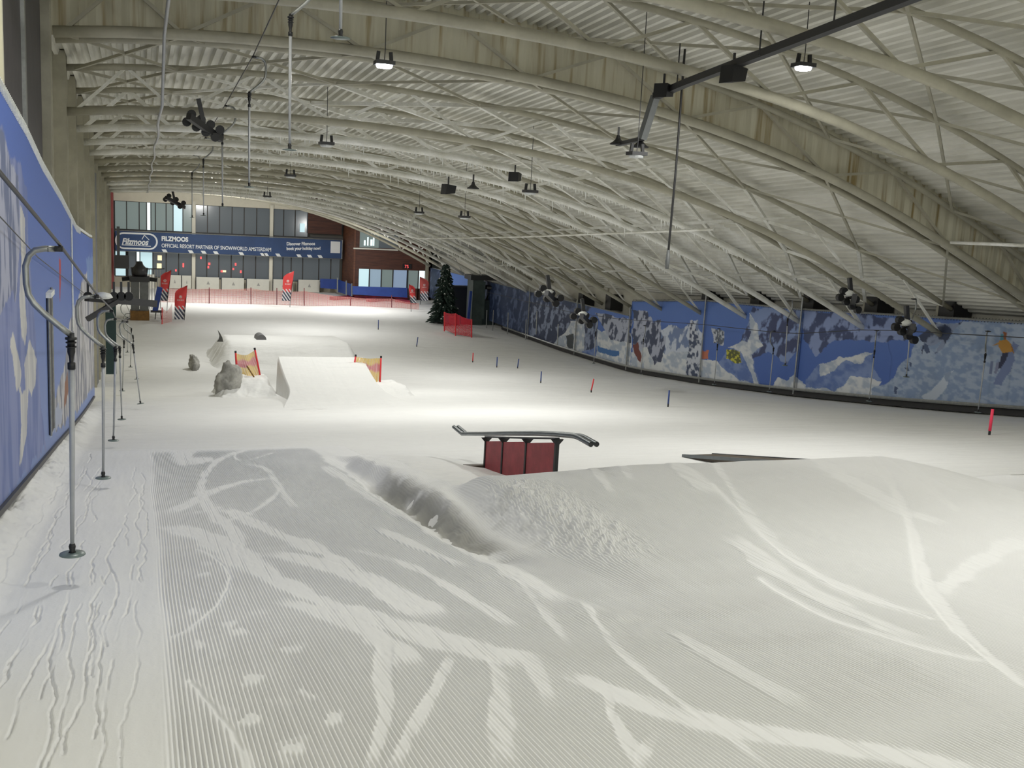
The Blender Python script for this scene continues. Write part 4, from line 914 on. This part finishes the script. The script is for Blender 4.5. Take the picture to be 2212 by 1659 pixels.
# slope marker poles
def pole(px, p1, p0, m, colr, label, dx=0):
    a = fl(px, p0); d = a.y; h = (p0-p1)/2200*(a.length)*1.0
    o = MB().tube([(0, 0, -.1), (0, 0, h*.18)], .024, 8); t = thing('marker_pole', tuple(a), label, 'slope pole', 'slope marker poles')
    o.build('pole_foot', BLACK, t); MB().tube([(0, 0, h*.15), (dx, 0, h*.6), (dx*1.6, 0, h)], .026 if colr != 'neon' else .03, 8).build('pole_shaft', m, t, True)
pole(817, 691, 712, BLUEP, 'blue', 'leftmost small dark slope pole, on flat snow below the nets'); pole(900, 728, 749, BLUEP, 'blue', 'dark blue slope pole just left of the red one, mid slope', .03)
pole(1021, 762, 783, REDP, 'red', 'small red slope pole farthest from the camera'); pole(1073, 771, 794, BLUEP, 'blue', 'blue slope pole right of the farther red one'); pole(1118, 775, 796, BLUEP, 'blue', 'second blue slope pole right of the farther red one', .02)
pole(1168, 802, 827, BLUEP, 'blue', 'blue slope pole left of the nearer thin red one'); pole(1277, 818, 847, REDP, 'red', 'thin red slope pole in mid slope before the long mural', .04); pole(1443, 843, 878, BLUEP, 'blue', 'nearest blue slope pole, right of the thin red pole')
pole(2137, 888, 939, NEON, 'neon', 'neon red slope pole at the far right of the slope')

# feather flags
FLAG = vcmat('printed_flag_cloth', .7)
def flag(px, ptop, pbot, Y, label, lean=0., side=1, w=.55, faded=False, bend=0.):
    base = at(px, pbot, Y); h = (at(px, ptop, Y)-base).z; zf = float(prof(Y)); t = thing('feather_flag', (base.x, Y, base.z), label, 'flag', 'red feather flags')
    nu, nv = 26, 90; P = np.zeros((nv, nu, 3)); cc = np.zeros((nv, nu, 3))
    for i in range(nv):
        v = i/(nv-1)
        wv_ = w*(1-max(0, (v-.72)/.28)**2.2)*(.82+.18*v)
        for j in range(nu):
            u = j/(nu-1); x = side*(u*wv_-w/2)+lean*v*h+bend*math.sin(v*math.pi*.6)*h; P[i, j] = (x, .05*math.sin(u*4+v*5), v*h)
            r = np.array((.72, .06, .06)) if not faded else np.array((.50, .09, .08))
            if v < .40:
                s = ((u*w*side*1.0*1.2+v*h*1.1)/(.30)) % 1; r = np.array((.72, .70, .70)) if s < .42 else (np.array((.05, .06, .10)) if v < .30 or s > .7 else r)
                if s >= .42 and v > .28+.1*u: r = np.array((.72, .06, .06)) if not faded else np.array((.5, .09, .08))
            dx_, dz = (u-.5)*wv_, (v-.66)*h; rad = math.hypot(dx_, dz)
            if .05 < rad < .085 or (rad < .035): r = np.array((.75, .62, .60))
            if abs(dx_) < .17 and (abs(v-.585) < .010 or abs(v-.555) < .008) and (j % 4 != 0): r = np.array((.72, .5, .48))
            if v > .93 and u > .7: r = np.array((.7, .6, .58))
            cc[i, j] = r
    link('flag_cloth', grid_mesh('flag_cloth', P[:, :, 0], P[:, :, 1], P[:, :, 2], FLAG, cols=cc), t)
    pts = [(-side*w/2+lean*v*h+bend*math.sin(v*math.pi*.6)*h, 0, v*h) for v in np.linspace(-.12, .8, 10)]+[(float(P[int(.9*nv), 0, 0]), 0, .93*h), (float(P[-1, 3, 0]), 0, h)]
    zz = zf-base.z; pts[0] = (pts[0][0], 0, min(zz, -.02)); MB().tube(pts, .018, 6).build('flag_pole', DARK, t)
flag(350, 583, 650, 66, 'red feather flag with striped foot, behind and left of the nearest one', .12, -1, .62)
flag(385, 616, 690, 62.6, 'nearest red feather flag with black and white stripes, by the pink net strip', .08, -1, .68)
flag(616, 585, 650, 71, 'red feather flag standing alone before the pale boards', .10, -1, .70)
flag(895, 614, 655, 69.5, 'slim red flag bending left in front of the chalet door', 0, 1, .5, False, -.14); flag(918, 598, 650, 74.5, 'faded red flag behind the slim one at chalet corner', 0, 1, .75, True, -.05)

# nets and fences at the bottom
def net_fence(pts, label, m, name='net_fence', posts=None, postm=None, pr_=.03):
    # pts: (px, top py, bottom py, Y)
    a = [(at(p[0], p[1], p[3]), at(p[0], p[2], p[3])) for p in pts]; root = a[0][1].copy(); t = thing(name, tuple(root), label, 'net fence')
    n = len(a)*8; P = np.zeros((6, n, 3)); L_ = 0
    for j in range(n):
        f_ = j/(n-1)*(len(a)-1); k = min(int(f_), len(a)-2); u = f_-k
        tp = a[k][0].lerp(a[k+1][0], u)-root; bt_ = a[k][1].lerp(a[k+1][1], u)-root; sag = .06*math.sin(math.pi*u)
        for i in range(6): v = i/5; q = tp.lerp(bt_, v); P[i, j] = (q.x, q.y, q.z-sag*(1-v))
    me = grid_mesh('net', P[:, :, 0], P[:, :, 1], P[:, :, 2], m, uv=False)
    l = me.uv_layers.new(name='UVMap'); dist = np.cumsum([0]+[float(np.linalg.norm(P[0, j]-P[0, j-1])) for j in range(1, n)])
    vi = np.zeros(len(me.loops), np.int32); me.loops.foreach_get('vertex_index', vi); uv = np.stack([dist[vi % n]*.5, (vi//n)/5*.6], -1); l.data.foreach_set('uv', uv.ravel().astype(np.float32))
    link('net', me, t)
    for (px, y1, y0, Y) in (posts or pts):
        p, q = at(px, y1, Y)-root, at(px, y0, Y)-root; MB().tube([q-Vector((0, 0, .1)), p], pr_, 6).build('post', postm or mat('dark_red_post', (.16, .03, .04), .6), t)
net_fence([(345, 622, 655, 72.5), (452, 624, 659, 72.3), (542, 623, 659, 72.2), (600, 628, 661, 72.1), (658, 629, 662, 72), (757, 642, 662, 72.6), (846, 645, 668, 72), (905, 655, 672, 71)], 'long faded pink net fence across the foot of the slope', PINKNET,
          posts=[(452, 621, 659, 72.3), (542, 621, 659, 72.2), (598, 622, 661, 72.1), (657, 622, 662, 72), (757, 640, 662, 72.6), (846, 638, 668, 72)])
net_fence([(350, 664, 707, 60.5), (361, 672, 703, 61.2), (372, 654, 694, 62)], 'short sagging red net strip beside the nearest flag', PINKNET, name='net_strip', posts=[(350, 664, 708, 60.5)], postm=REDP)
net_fence([(960, 674, 712, 58.4), (984, 677, 722, 56.8), (1019, 690, 728, 56.0)], 'bright red net fence beside the fir tree', REDNET, postm=REDP, pr_=.04)
# crumpled second layer of that net
net_fence([(962, 678, 694, 58.1), (975, 684, 698, 57.5), (992, 680, 700, 56.6), (1018, 692, 702, 56.1)], 'crumpled dark red net roll hanging over the red fence', mat('dark_red_cloth', (.32, .01, .03), .7), name='net_roll', posts=[(985, 676, 700, 56.9)])
# blue padding by the chalet
bf = thing('blue_fence', tuple(at(690, 622, 80)), 'dark blue padded fence before the chalet windows', 'fence')
def bfl(px, py, Y): return at(px, py, Y)-bf.location
def quad(b, pts, th=.06):
    n = len(b.v); b.v += [tuple(p) for p in pts]+[(p[0], p[1]+th, p[2]) for p in pts]; b.f += [tuple(n+i for i in q) for q in ((0, 1, 2, 3), (7, 6, 5, 4), (0, 4, 5, 1), (1, 5, 6, 2), (2, 6, 7, 3), (3, 7, 4, 0))]; return b
quad(MB(), [bfl(692, 602, 80.5), bfl(728, 603, 80.5), bfl(728, 625, 80.5), bfl(692, 622, 80.5)]).build('pad', BLUE, bf); quad(MB(), [bfl(728, 603, 80.3), bfl(760, 614, 76), bfl(760, 640, 76), bfl(728, 630, 80.3)]).build('pad', BLUE, bf)
quad(MB(), [bfl(760, 618, 76), bfl(880, 622, 75.5), bfl(880, 643, 75.5), bfl(760, 636, 76)]).build('pad', BLUE, bf)
for px, a_, b_ in ((729, 600, 632), (748, 606, 638), (760, 612, 640)): p, q = bfl(px, a_, 76), bfl(px, b_, 76); MB().tube([p, q], .05, 6).build('post', MACH, bf)
rm = thing('red_mat', tuple(fl(780, 652)), 'long crumpled dark red crash mats lying before the blue fence', 'crash mat')
for k, (a_, b_) in enumerate((((717, 641), (760, 638)), ((757, 637), (880, 642)), ((796, 645), (845, 641)), ((858, 645), (895, 650)))):
    p, q = fl(a_[0], a_[1]+7)-rm.location, fl(b_[0], b_[1]+7)-rm.location; MB().bar(p+Vector((0, 0, .12)), q+Vector((0, 0, .12)), .5, .24).build('mat_roll', mat('crimson_mat', (.28, .01, .04), .6, noise=.4), rm)

# ------------------------------------------------------------------ far facade
YF = 82.0
wf = tag(empty('wall_far'), kind='structure')
def fbox(px0, py0, px1, py1, Y, dep, name, m, root, back=False):
    a, b = at(px0, py1, Y), at(px1, py0, Y); a2 = at(px0, py0, Y); b2 = at(px1, py1, Y)
    zl0, zl1 = (a.z+b2.z)/2, (a2.z+b.z)/2; r = root.matrix_world.translation if False else Vector(root.location)
    return MB().box((a.x-r.x, Y-r.y, zl0-r.z), (b.x-r.x, Y+dep-r.y, zl1-r.z)).build(name, m, root)
MB().box((-3, YF+.6, -8), (23, YF+.8, 6)).build('back_wall', mat('dim_room_wall', (.16, .15, .13), .7), wf)
MB().box((-3, YF-.1, at(420, 442, YF).z), (22.5, YF+.3, at(420, 442, YF).z+3)).build('header_beam', mat('cream_header', (.74, .70, .58), .6, noise=.05), wf)
zU0, zU1 = at(420, 501, YF).z, at(420, 443, YF).z; zL0, zL1 = at(420, 600, YF).z, at(420, 545, YF).z
MB().box((-2.4, YF, zL1), (17, YF+.3, zU0)).build('floor_band', mat('dark_band', (.08, .08, .085), .6), wf)
zg = float(prof(YF))
MB().box((-2.4, YF, zg-.3), (17, YF+.2, zL0)).build('plinth', mat('plinth_cream', (.45, .42, .33), .6), wf)
def xat(px, Y=YF): return float(at(px, 520, Y).x)
for px in (418, 585): MB().box((xat(px)-.13, YF-.35, zg), (xat(px)+.13, YF-.1, zU1+.3)).build('cream_column', mat('cream_column', (.74, .71, .60), .5), wf)
# windows: one per bay, panes and mullions as parts
n_w = 0
def window_row(px0, px1, z0, z1, marks, mats):
    global n_w
    n_w += 1; t = tag(empty('window_%d' % n_w, (0, YF, 0)), kind='structure'); xs_ = [xat(p) for p in marks]
    for k in range(len(xs_)-1):
        MB().box((xs_[k], .05, z0), (xs_[k+1], .07, z1)).build('pane', mats[k % len(mats)], t)
        MB().box((xs_[k]-.035, -.02, z0), (xs_[k]+.035, .1, z1)).build('mullion', MULL, t)
    MB().box((xs_[0], -.03, z0-.06), (xs_[-1], .1, z0)).box((xs_[0], -.03, z1), (xs_[-1], .1, z1+.06)).build('frame', MULL, t)
    return t
GT = mat('teal_grey_room', (.10, .13, .13), .2, emit=(.30, .37, .35), estr=.42)
GTD = mat('dim_grey_room', (.06, .07, .08), .15, emit=(.14, .16, .17), estr=.35)
window_row(250, 414, zU0, zU1, [248, 274, 301, 317, 326, 336, 359, 374, 395, 414], [GT, GT, GT, LITW, GT, GT, GT, LIT, GT])
window_row(422, 582, zU0, zU1, [422, 448, 474, 501, 527, 554, 582], [GTD]); window_row(590, 664, zU0, zU1, [590, 612, 637, 664], [GTD])
window_row(250, 414, zL0, zL1, [248, 272, 276, 294, 302, 330, 359, 386, 414], [LIT, MULL, GTD, LITW, LIT, GTD, GTD, GTD]); window_row(422, 582, zL0, zL1, [422, 447, 473, 500, 526, 553, 582], [GTD]); window_row(590, 735, zL0, zL1, [590, 612, 630, 655, 690, 716, 735], [GTD])
for px, py, w_, h_, m in ((345, 557, 8, 10, LITY), (344, 575, 9, 11, LITY), (396, 573, 3, 8, REDL), (380, 584, 3, 4, REDL), (434, 557, 3, 5, REDL), (452, 570, 4, 5, REDL), (450, 577, 3, 5, REDL), (479, 586, 4, 4, REDL), (509, 571, 3, 5, REDL), (504, 581, 3, 4, REDL), (520, 587, 3, 5, REDL), (484, 586, 8, 4, LITY), (653, 492, 10, 18, LIT)):
    a = at(px, py, YF); s = YF/2200; t = MB().box((a.x-w_*s/2, YF-.04, a.z-h_*s/2), (a.x+w_*s/2, YF+.02, a.z+h_*s/2)).build('wall_light' if m is not LIT else 'lit_doorway', m, wf)
# banner
bz1, bz0 = at(420, 506, 81).z, at(420, 547, 81).z; bx0, bx1 = float(at(249, 520, 81).x), float(at(738, 530, 81).x)
bn = thing('sponsor_banner', (bx0, 80.9, bz0), 'long navy banner with white lettering across the far building', 'banner')
BW, BH = bx1-bx0, bz1-bz0
MB().box((0, 0, 0), (BW, .05, BH)).build('banner_cloth', NAVY, bn)
MB().tube([(0, 0, BH+.05), (BW, 0, BH+.05)], .035, 6).build('frame_tube', GALV, bn); MB().tube([(0, 0, -.03), (BW, 0, -.03)], .03, 6).build('frame_tube', GALV, bn); MB().tube([(BW+.03, 0, -.03), (BW+.03, 0, BH+.05)], .03, 6).build('frame_tube', GALV, bn)
sc_ = BW/489.
def bxp(px): return (px-249)*sc_
def pill(w_, h_, y0, y1, cx, cz, name, m):
    pts = []; r = h_/2
    for k in range(13): a = math.pi/2+math.pi*k/12; pts.append((cx-w_/2+r+r*math.cos(a), cz+r*math.sin(a)))
    for k in range(13): a = -math.pi/2+math.pi*k/12; pts.append((cx+w_/2-r+r*math.cos(a), cz+r*math.sin(a)))
    return MB().prism(pts, y0, y1).build(name, m, bn)
pill(87*sc_, 36*sc_, -.03, 0, bxp(292), BH*.52, 'logo_ring', LETTER); pill(80*sc_, 29*sc_, -.045, -.03, bxp(292), BH*.52, 'logo_field', NAVY)
text(bn, 'Filzmoos', .62, (bxp(262), -.05, BH*.34), shear=.25, offset=.02, xs=.82); 
MB().bar((bxp(262), -.05, BH*.30), (bxp(321), -.05, BH*.28), .01, .05).bar((bxp(303), -.05, BH*.62), (bxp(308), -.05, BH*.85), .01, .05).bar((bxp(308), -.05, BH*.85), (bxp(318), -.05, BH*.60), .01, .05).build('logo_mark', LETTER, bn)
text(bn, 'FILZMOOS', .46, (bxp(343), -.02, BH*.60), offset=.022, xs=.87); text(bn, 'OFFICIAL RESORT PARTNER OF SNOWWORLD AMSTERDAM', .40, (bxp(343), -.02, BH*.25), offset=.006, xs=.735)
text(bn, 'Discover Filzmoos', .34, (bxp(612), -.02, BH*.62), rot=(math.pi/2, -.05, 0), offset=.012, xs=.86); text(bn, 'book your holiday now!', .34, (bxp(612), -.02, BH*.36), rot=(math.pi/2, -.05, 0), offset=.012, xs=.80)
for px in (350, 405, 432, 458, 513, 560, 567, 594, 641, 665, 689): MB().prism([(bxp(px-7), BH*.15), (bxp(px+2), BH*.15), (bxp(px+6), .0), (bxp(px-3), .0)], -.015, 0).build('white_dash', LETTER, bn)
MB().box((bxp(712), -.02, BH*.30), (bxp(734), 0, BH*.94)).build('white_card', LETTER, bn)
# pale boards
for k, (a_, b_, y1, y0) in enumerate(((295, 334, 592, 618), (363, 391, 594, 617), (393, 413, 595, 618), (424, 473, 598, 619), (479, 527, 600, 621), (533, 581, 602, 622), (590, 632, 603, 624), (644, 690, 604, 625))):
    t = thing('pale_board', tuple(at(a_, y0, 81.3)), 'white snow splashed board under the windows, '+ORD[k]+' from the left', 'board', 'pale boards below the far windows')
    w_ = (at(b_, y0, 81.3)-at(a_, y0, 81.3)).x; h_ = (at(a_, y1, 81.3)-at(a_, y0, 81.3)).z
    MB().box((0, 0, -.2), (w_, .06, h_)).build('panel', WHITE, t); MB().box((-.05, -.03, -.2), (0, .08, h_)).build('edge', DARK, t)
    MB().prism([(w_*.45, h_*.25), (w_*.6, h_*.25), (w_*.52, h_*.6)], -.01, 0).build('emblem', mat('grey_emblem', (.35, .34, .32), .6), t)
t = thing('wall_screen', tuple(at(256, 580, 79)), 'black box screen at the left end of the far building', 'screen'); MB().box((-.3, 0, 0), (.72, .3, .95)).build('casing', BLACK, t); MB().box((-.1, .1, .95), (.1, .2, 3.)).build('arm', DARK, t)
# timber chalet
YC = 77.5
ch = thing('timber_chalet', (0, YC, 0), 'dark timber clad building with lit ground floor at the far right', 'building')
xc0, xc1 = float(at(764, 560, YC).x), 21.0; zc = float(prof(YC))
zt_ = at(800, 440, YC).z+1.5
zw0, zw1 = at(850, 622, YC).z, at(850, 583, YC).z; zu0, zu1 = at(820, 536, YC).z, at(820, 500, YC).z
xw0, xw1 = float(at(774, 600, YC).x), float(at(932, 600, YC).x); xu0, xu1 = float(at(777, 520, YC).x), float(at(860, 520, YC).x)
b = MB(); b.box((xc0, 0, zc), (xw0, .3, zt_)); b.box((xw1, 0, zc), (xc1, .3, zt_)); b.box((xw0, 0, zc), (xw1, .3, zw0)); b.box((xw0, 0, zw1), (xw1, .3, zu0)); b.box((xu1, 0, zu0), (xw1, .3, zt_)); b.box((xw0, 0, zu1), (xu1, .3, zt_)); b.box((xw0, 0, zu0), (xu0, .3, zu1))
b.build('front_wall', WOOD, ch)
MB().box((float(at(740, 560, YF).x)-.0, 0, zc), (xc0, 4.5, zt_)).build('side_wall', WOODL, ch)
MB().box((xc0, -.05, zc), (xc0+.12, .05, zt_)).build('corner_board', WOODL, ch)
MB().box((xc0-.05, -.12, zu0-.14), (xu1, .05, zu0-.04)).build('ledge', WHITE, ch)
xm = [774, 798, 824, 849, 880]
for k in range(4):
    a, c2 = float(at(xm[k], 600, YC).x), float(at(xm[k+1], 600, YC).x); w_ = MB().box((a+.04, .1, zw0), (c2-.04, .14, zw1)).build('window', [LIT, mat('blue_lit_room', (.1, .15, .2), .3, emit=(.42, .55, .66), estr=.55), GT, mat('blue_lit_room2', (.1, .15, .2), .3, emit=(.35, .45, .62), estr=.55)][k], ch)
    MB().box((a-.04, .02, zw0), (a+.04, .2, zw1)).build('mullion', MULL, ch)
a = float(at(882, 600, YC).x); c2 = float(at(903, 600, YC).x); zd = zc
MB().box((a, .1, zd), (c2, .14, zw1)).build('glass_door', GT, ch); MB().box((a-.08, .0, zd), (a, .2, zw1)).box((c2, 0, zd), (c2+.08, .2, zw1)).build('door_frame', MULL, ch)
a = float(at(905, 600, YC).x); MB().box((a, .1, zd+.6), (xw1, .14, zw1)).build('lit_opening', LITW, ch)
MB().box((xu0, .1, zu0), (xu0+1.5, .14, zu1)).build('upper_window', GT, ch); MB().box((xu0+1.5, .1, zu0), (xu1, .14, zu1)).build('upper_window', GTD, ch)
for k, (dx, hz, wz) in enumerate(((.35, .5, .12), (.6, .8, .10), (.85, .6, .16), (1.05, .9, .10))): MB().box((xu0+dx, .08, zu0+.15), (xu0+dx+wz, .1, zu0+.15+hz*.8)).build('window_light', LITW, ch)
c = at(879, 576, YC); MB().box((c.x-.35, -.1, c.z-.16), (c.x+.35, 0, c.z+.22)).build('clock_case', BLACK, ch); text(ch, '75', .34, (c.x-.22, -.12, c.z-.10), m=REDL, name='clock_digits')
MB().box((xc1, -.1, zc), (xc1+.25, .6, zt_-2)).build('concrete_pier', STEEL, ch)
MB().box((float(at(664, 500, YF).x), 4.2, at(700, 505, YF).z), (xc0-.2, 4.45, at(700, 445, YF).z+1)).build('upper_cladding', WOOD, ch)

# fir tree
c = fl(958, 700); t = thing('fir_tree', tuple(c), 'tall dark fir tree dusted with snow at the chalet corner', 'tree')
hh = (at(955, 570, c.y)-c).z
MB().tube([(0, 0, 0), (0, 0, hh*.95)], [.12, .02], 7).build('trunk', BROWN, t, True)
br = MB(); sn = MB(); rn = random.Random(2)
for k in range(420):
    f_ = rn.random()**.9; z = hh*(.03+.95*f_); R_ = (1.05*(1-f_)**.75+.12)*rn.uniform(.7, 1.1); a = rn.uniform(0, 6.28); dz = -.22*R_+rn.uniform(-.1, .1)
    tip = Vector((R_*math.cos(a), R_*math.sin(a), z+dz)); mid = Vector((R_*.5*math.cos(a), R_*.5*math.sin(a), z+.02)); br.tube([(0, 0, z), mid, tip], [.03, .09+.05*(1-f_), .02], 5)
    for q in range(3):
        p = mid.lerp(tip, rn.uniform(.1, .9)); d = Vector((rn.uniform(-.2, .2), rn.uniform(-.2, .2), rn.uniform(-.12, .03))); br.tube([p, p+d], [.06, .01], 4)
    if rn.random() < .35: p = mid.lerp(tip, rn.uniform(.3, .9)); s_ = rn.uniform(.025, .06); sn.tube([p+Vector((-s_, 0, .05)), p+Vector((0, 0, .09)), p+Vector((s_, 0, .04))], [.02, s_*.7, .02], 5)
br.build('branches', NEEDLE, t); sn.build('snow_dusting', ICE, t)
# lift hut
c = fl(1034, 700); t = thing('lift_hut', tuple(c), 'dark green grey lift machinery housing by the fir tree', 'hut')
MB().box((-.7, -.6, 0), (.0, .6, 2.9)).build('tall_cabinet', GREENM, t); MB().box((0, -.5, 0), (.95, .5, 1.6)).build('low_cabinet', mat('darker_green_hut', (.03, .05, .05), .6, noise=.3), t); MB().box((-.05, -.65, .4), (.12, -.5, 2.8)).build('vent_strip', GREENM, t)
MB().box((-.9, -.7, 2.9), (1.1, .7, 3.2)).build('roof_deck', DARK, t); MB().tube([(.5, 0, 1.6), (.9, -.3, 2.6)], .12, 7).build('drive_arm', DARK, t); MB().bar((-1.0, -.8, .2), (-.9, -.8, 2.2), .2, .15).build('blue_pad', BLUE, t)
MB().lathe([(.5, 2.3), (.62, 2.35), (.62, 2.5), (.5, 2.55)], (.7, -.2, 0), 16).build('bull_wheel', BLACK, t)
tb = thing('dark_recess', tuple(fl(985, 690)+Vector((0, 1, 0))), 'near black box in the dark recess between the fir tree and lift housing', 'booth'); MB().box((-.9, -.3, 0), (1.0, .3, 2.1)).build('recess_body', mat('near_black_navy', (.012, .014, .022), .6), tb); MB().box((-1.0, -.4, 2.1), (1.1, .4, 2.2)).build('recess_top', DARK, tb)  # near black box put in where a dark recess lies
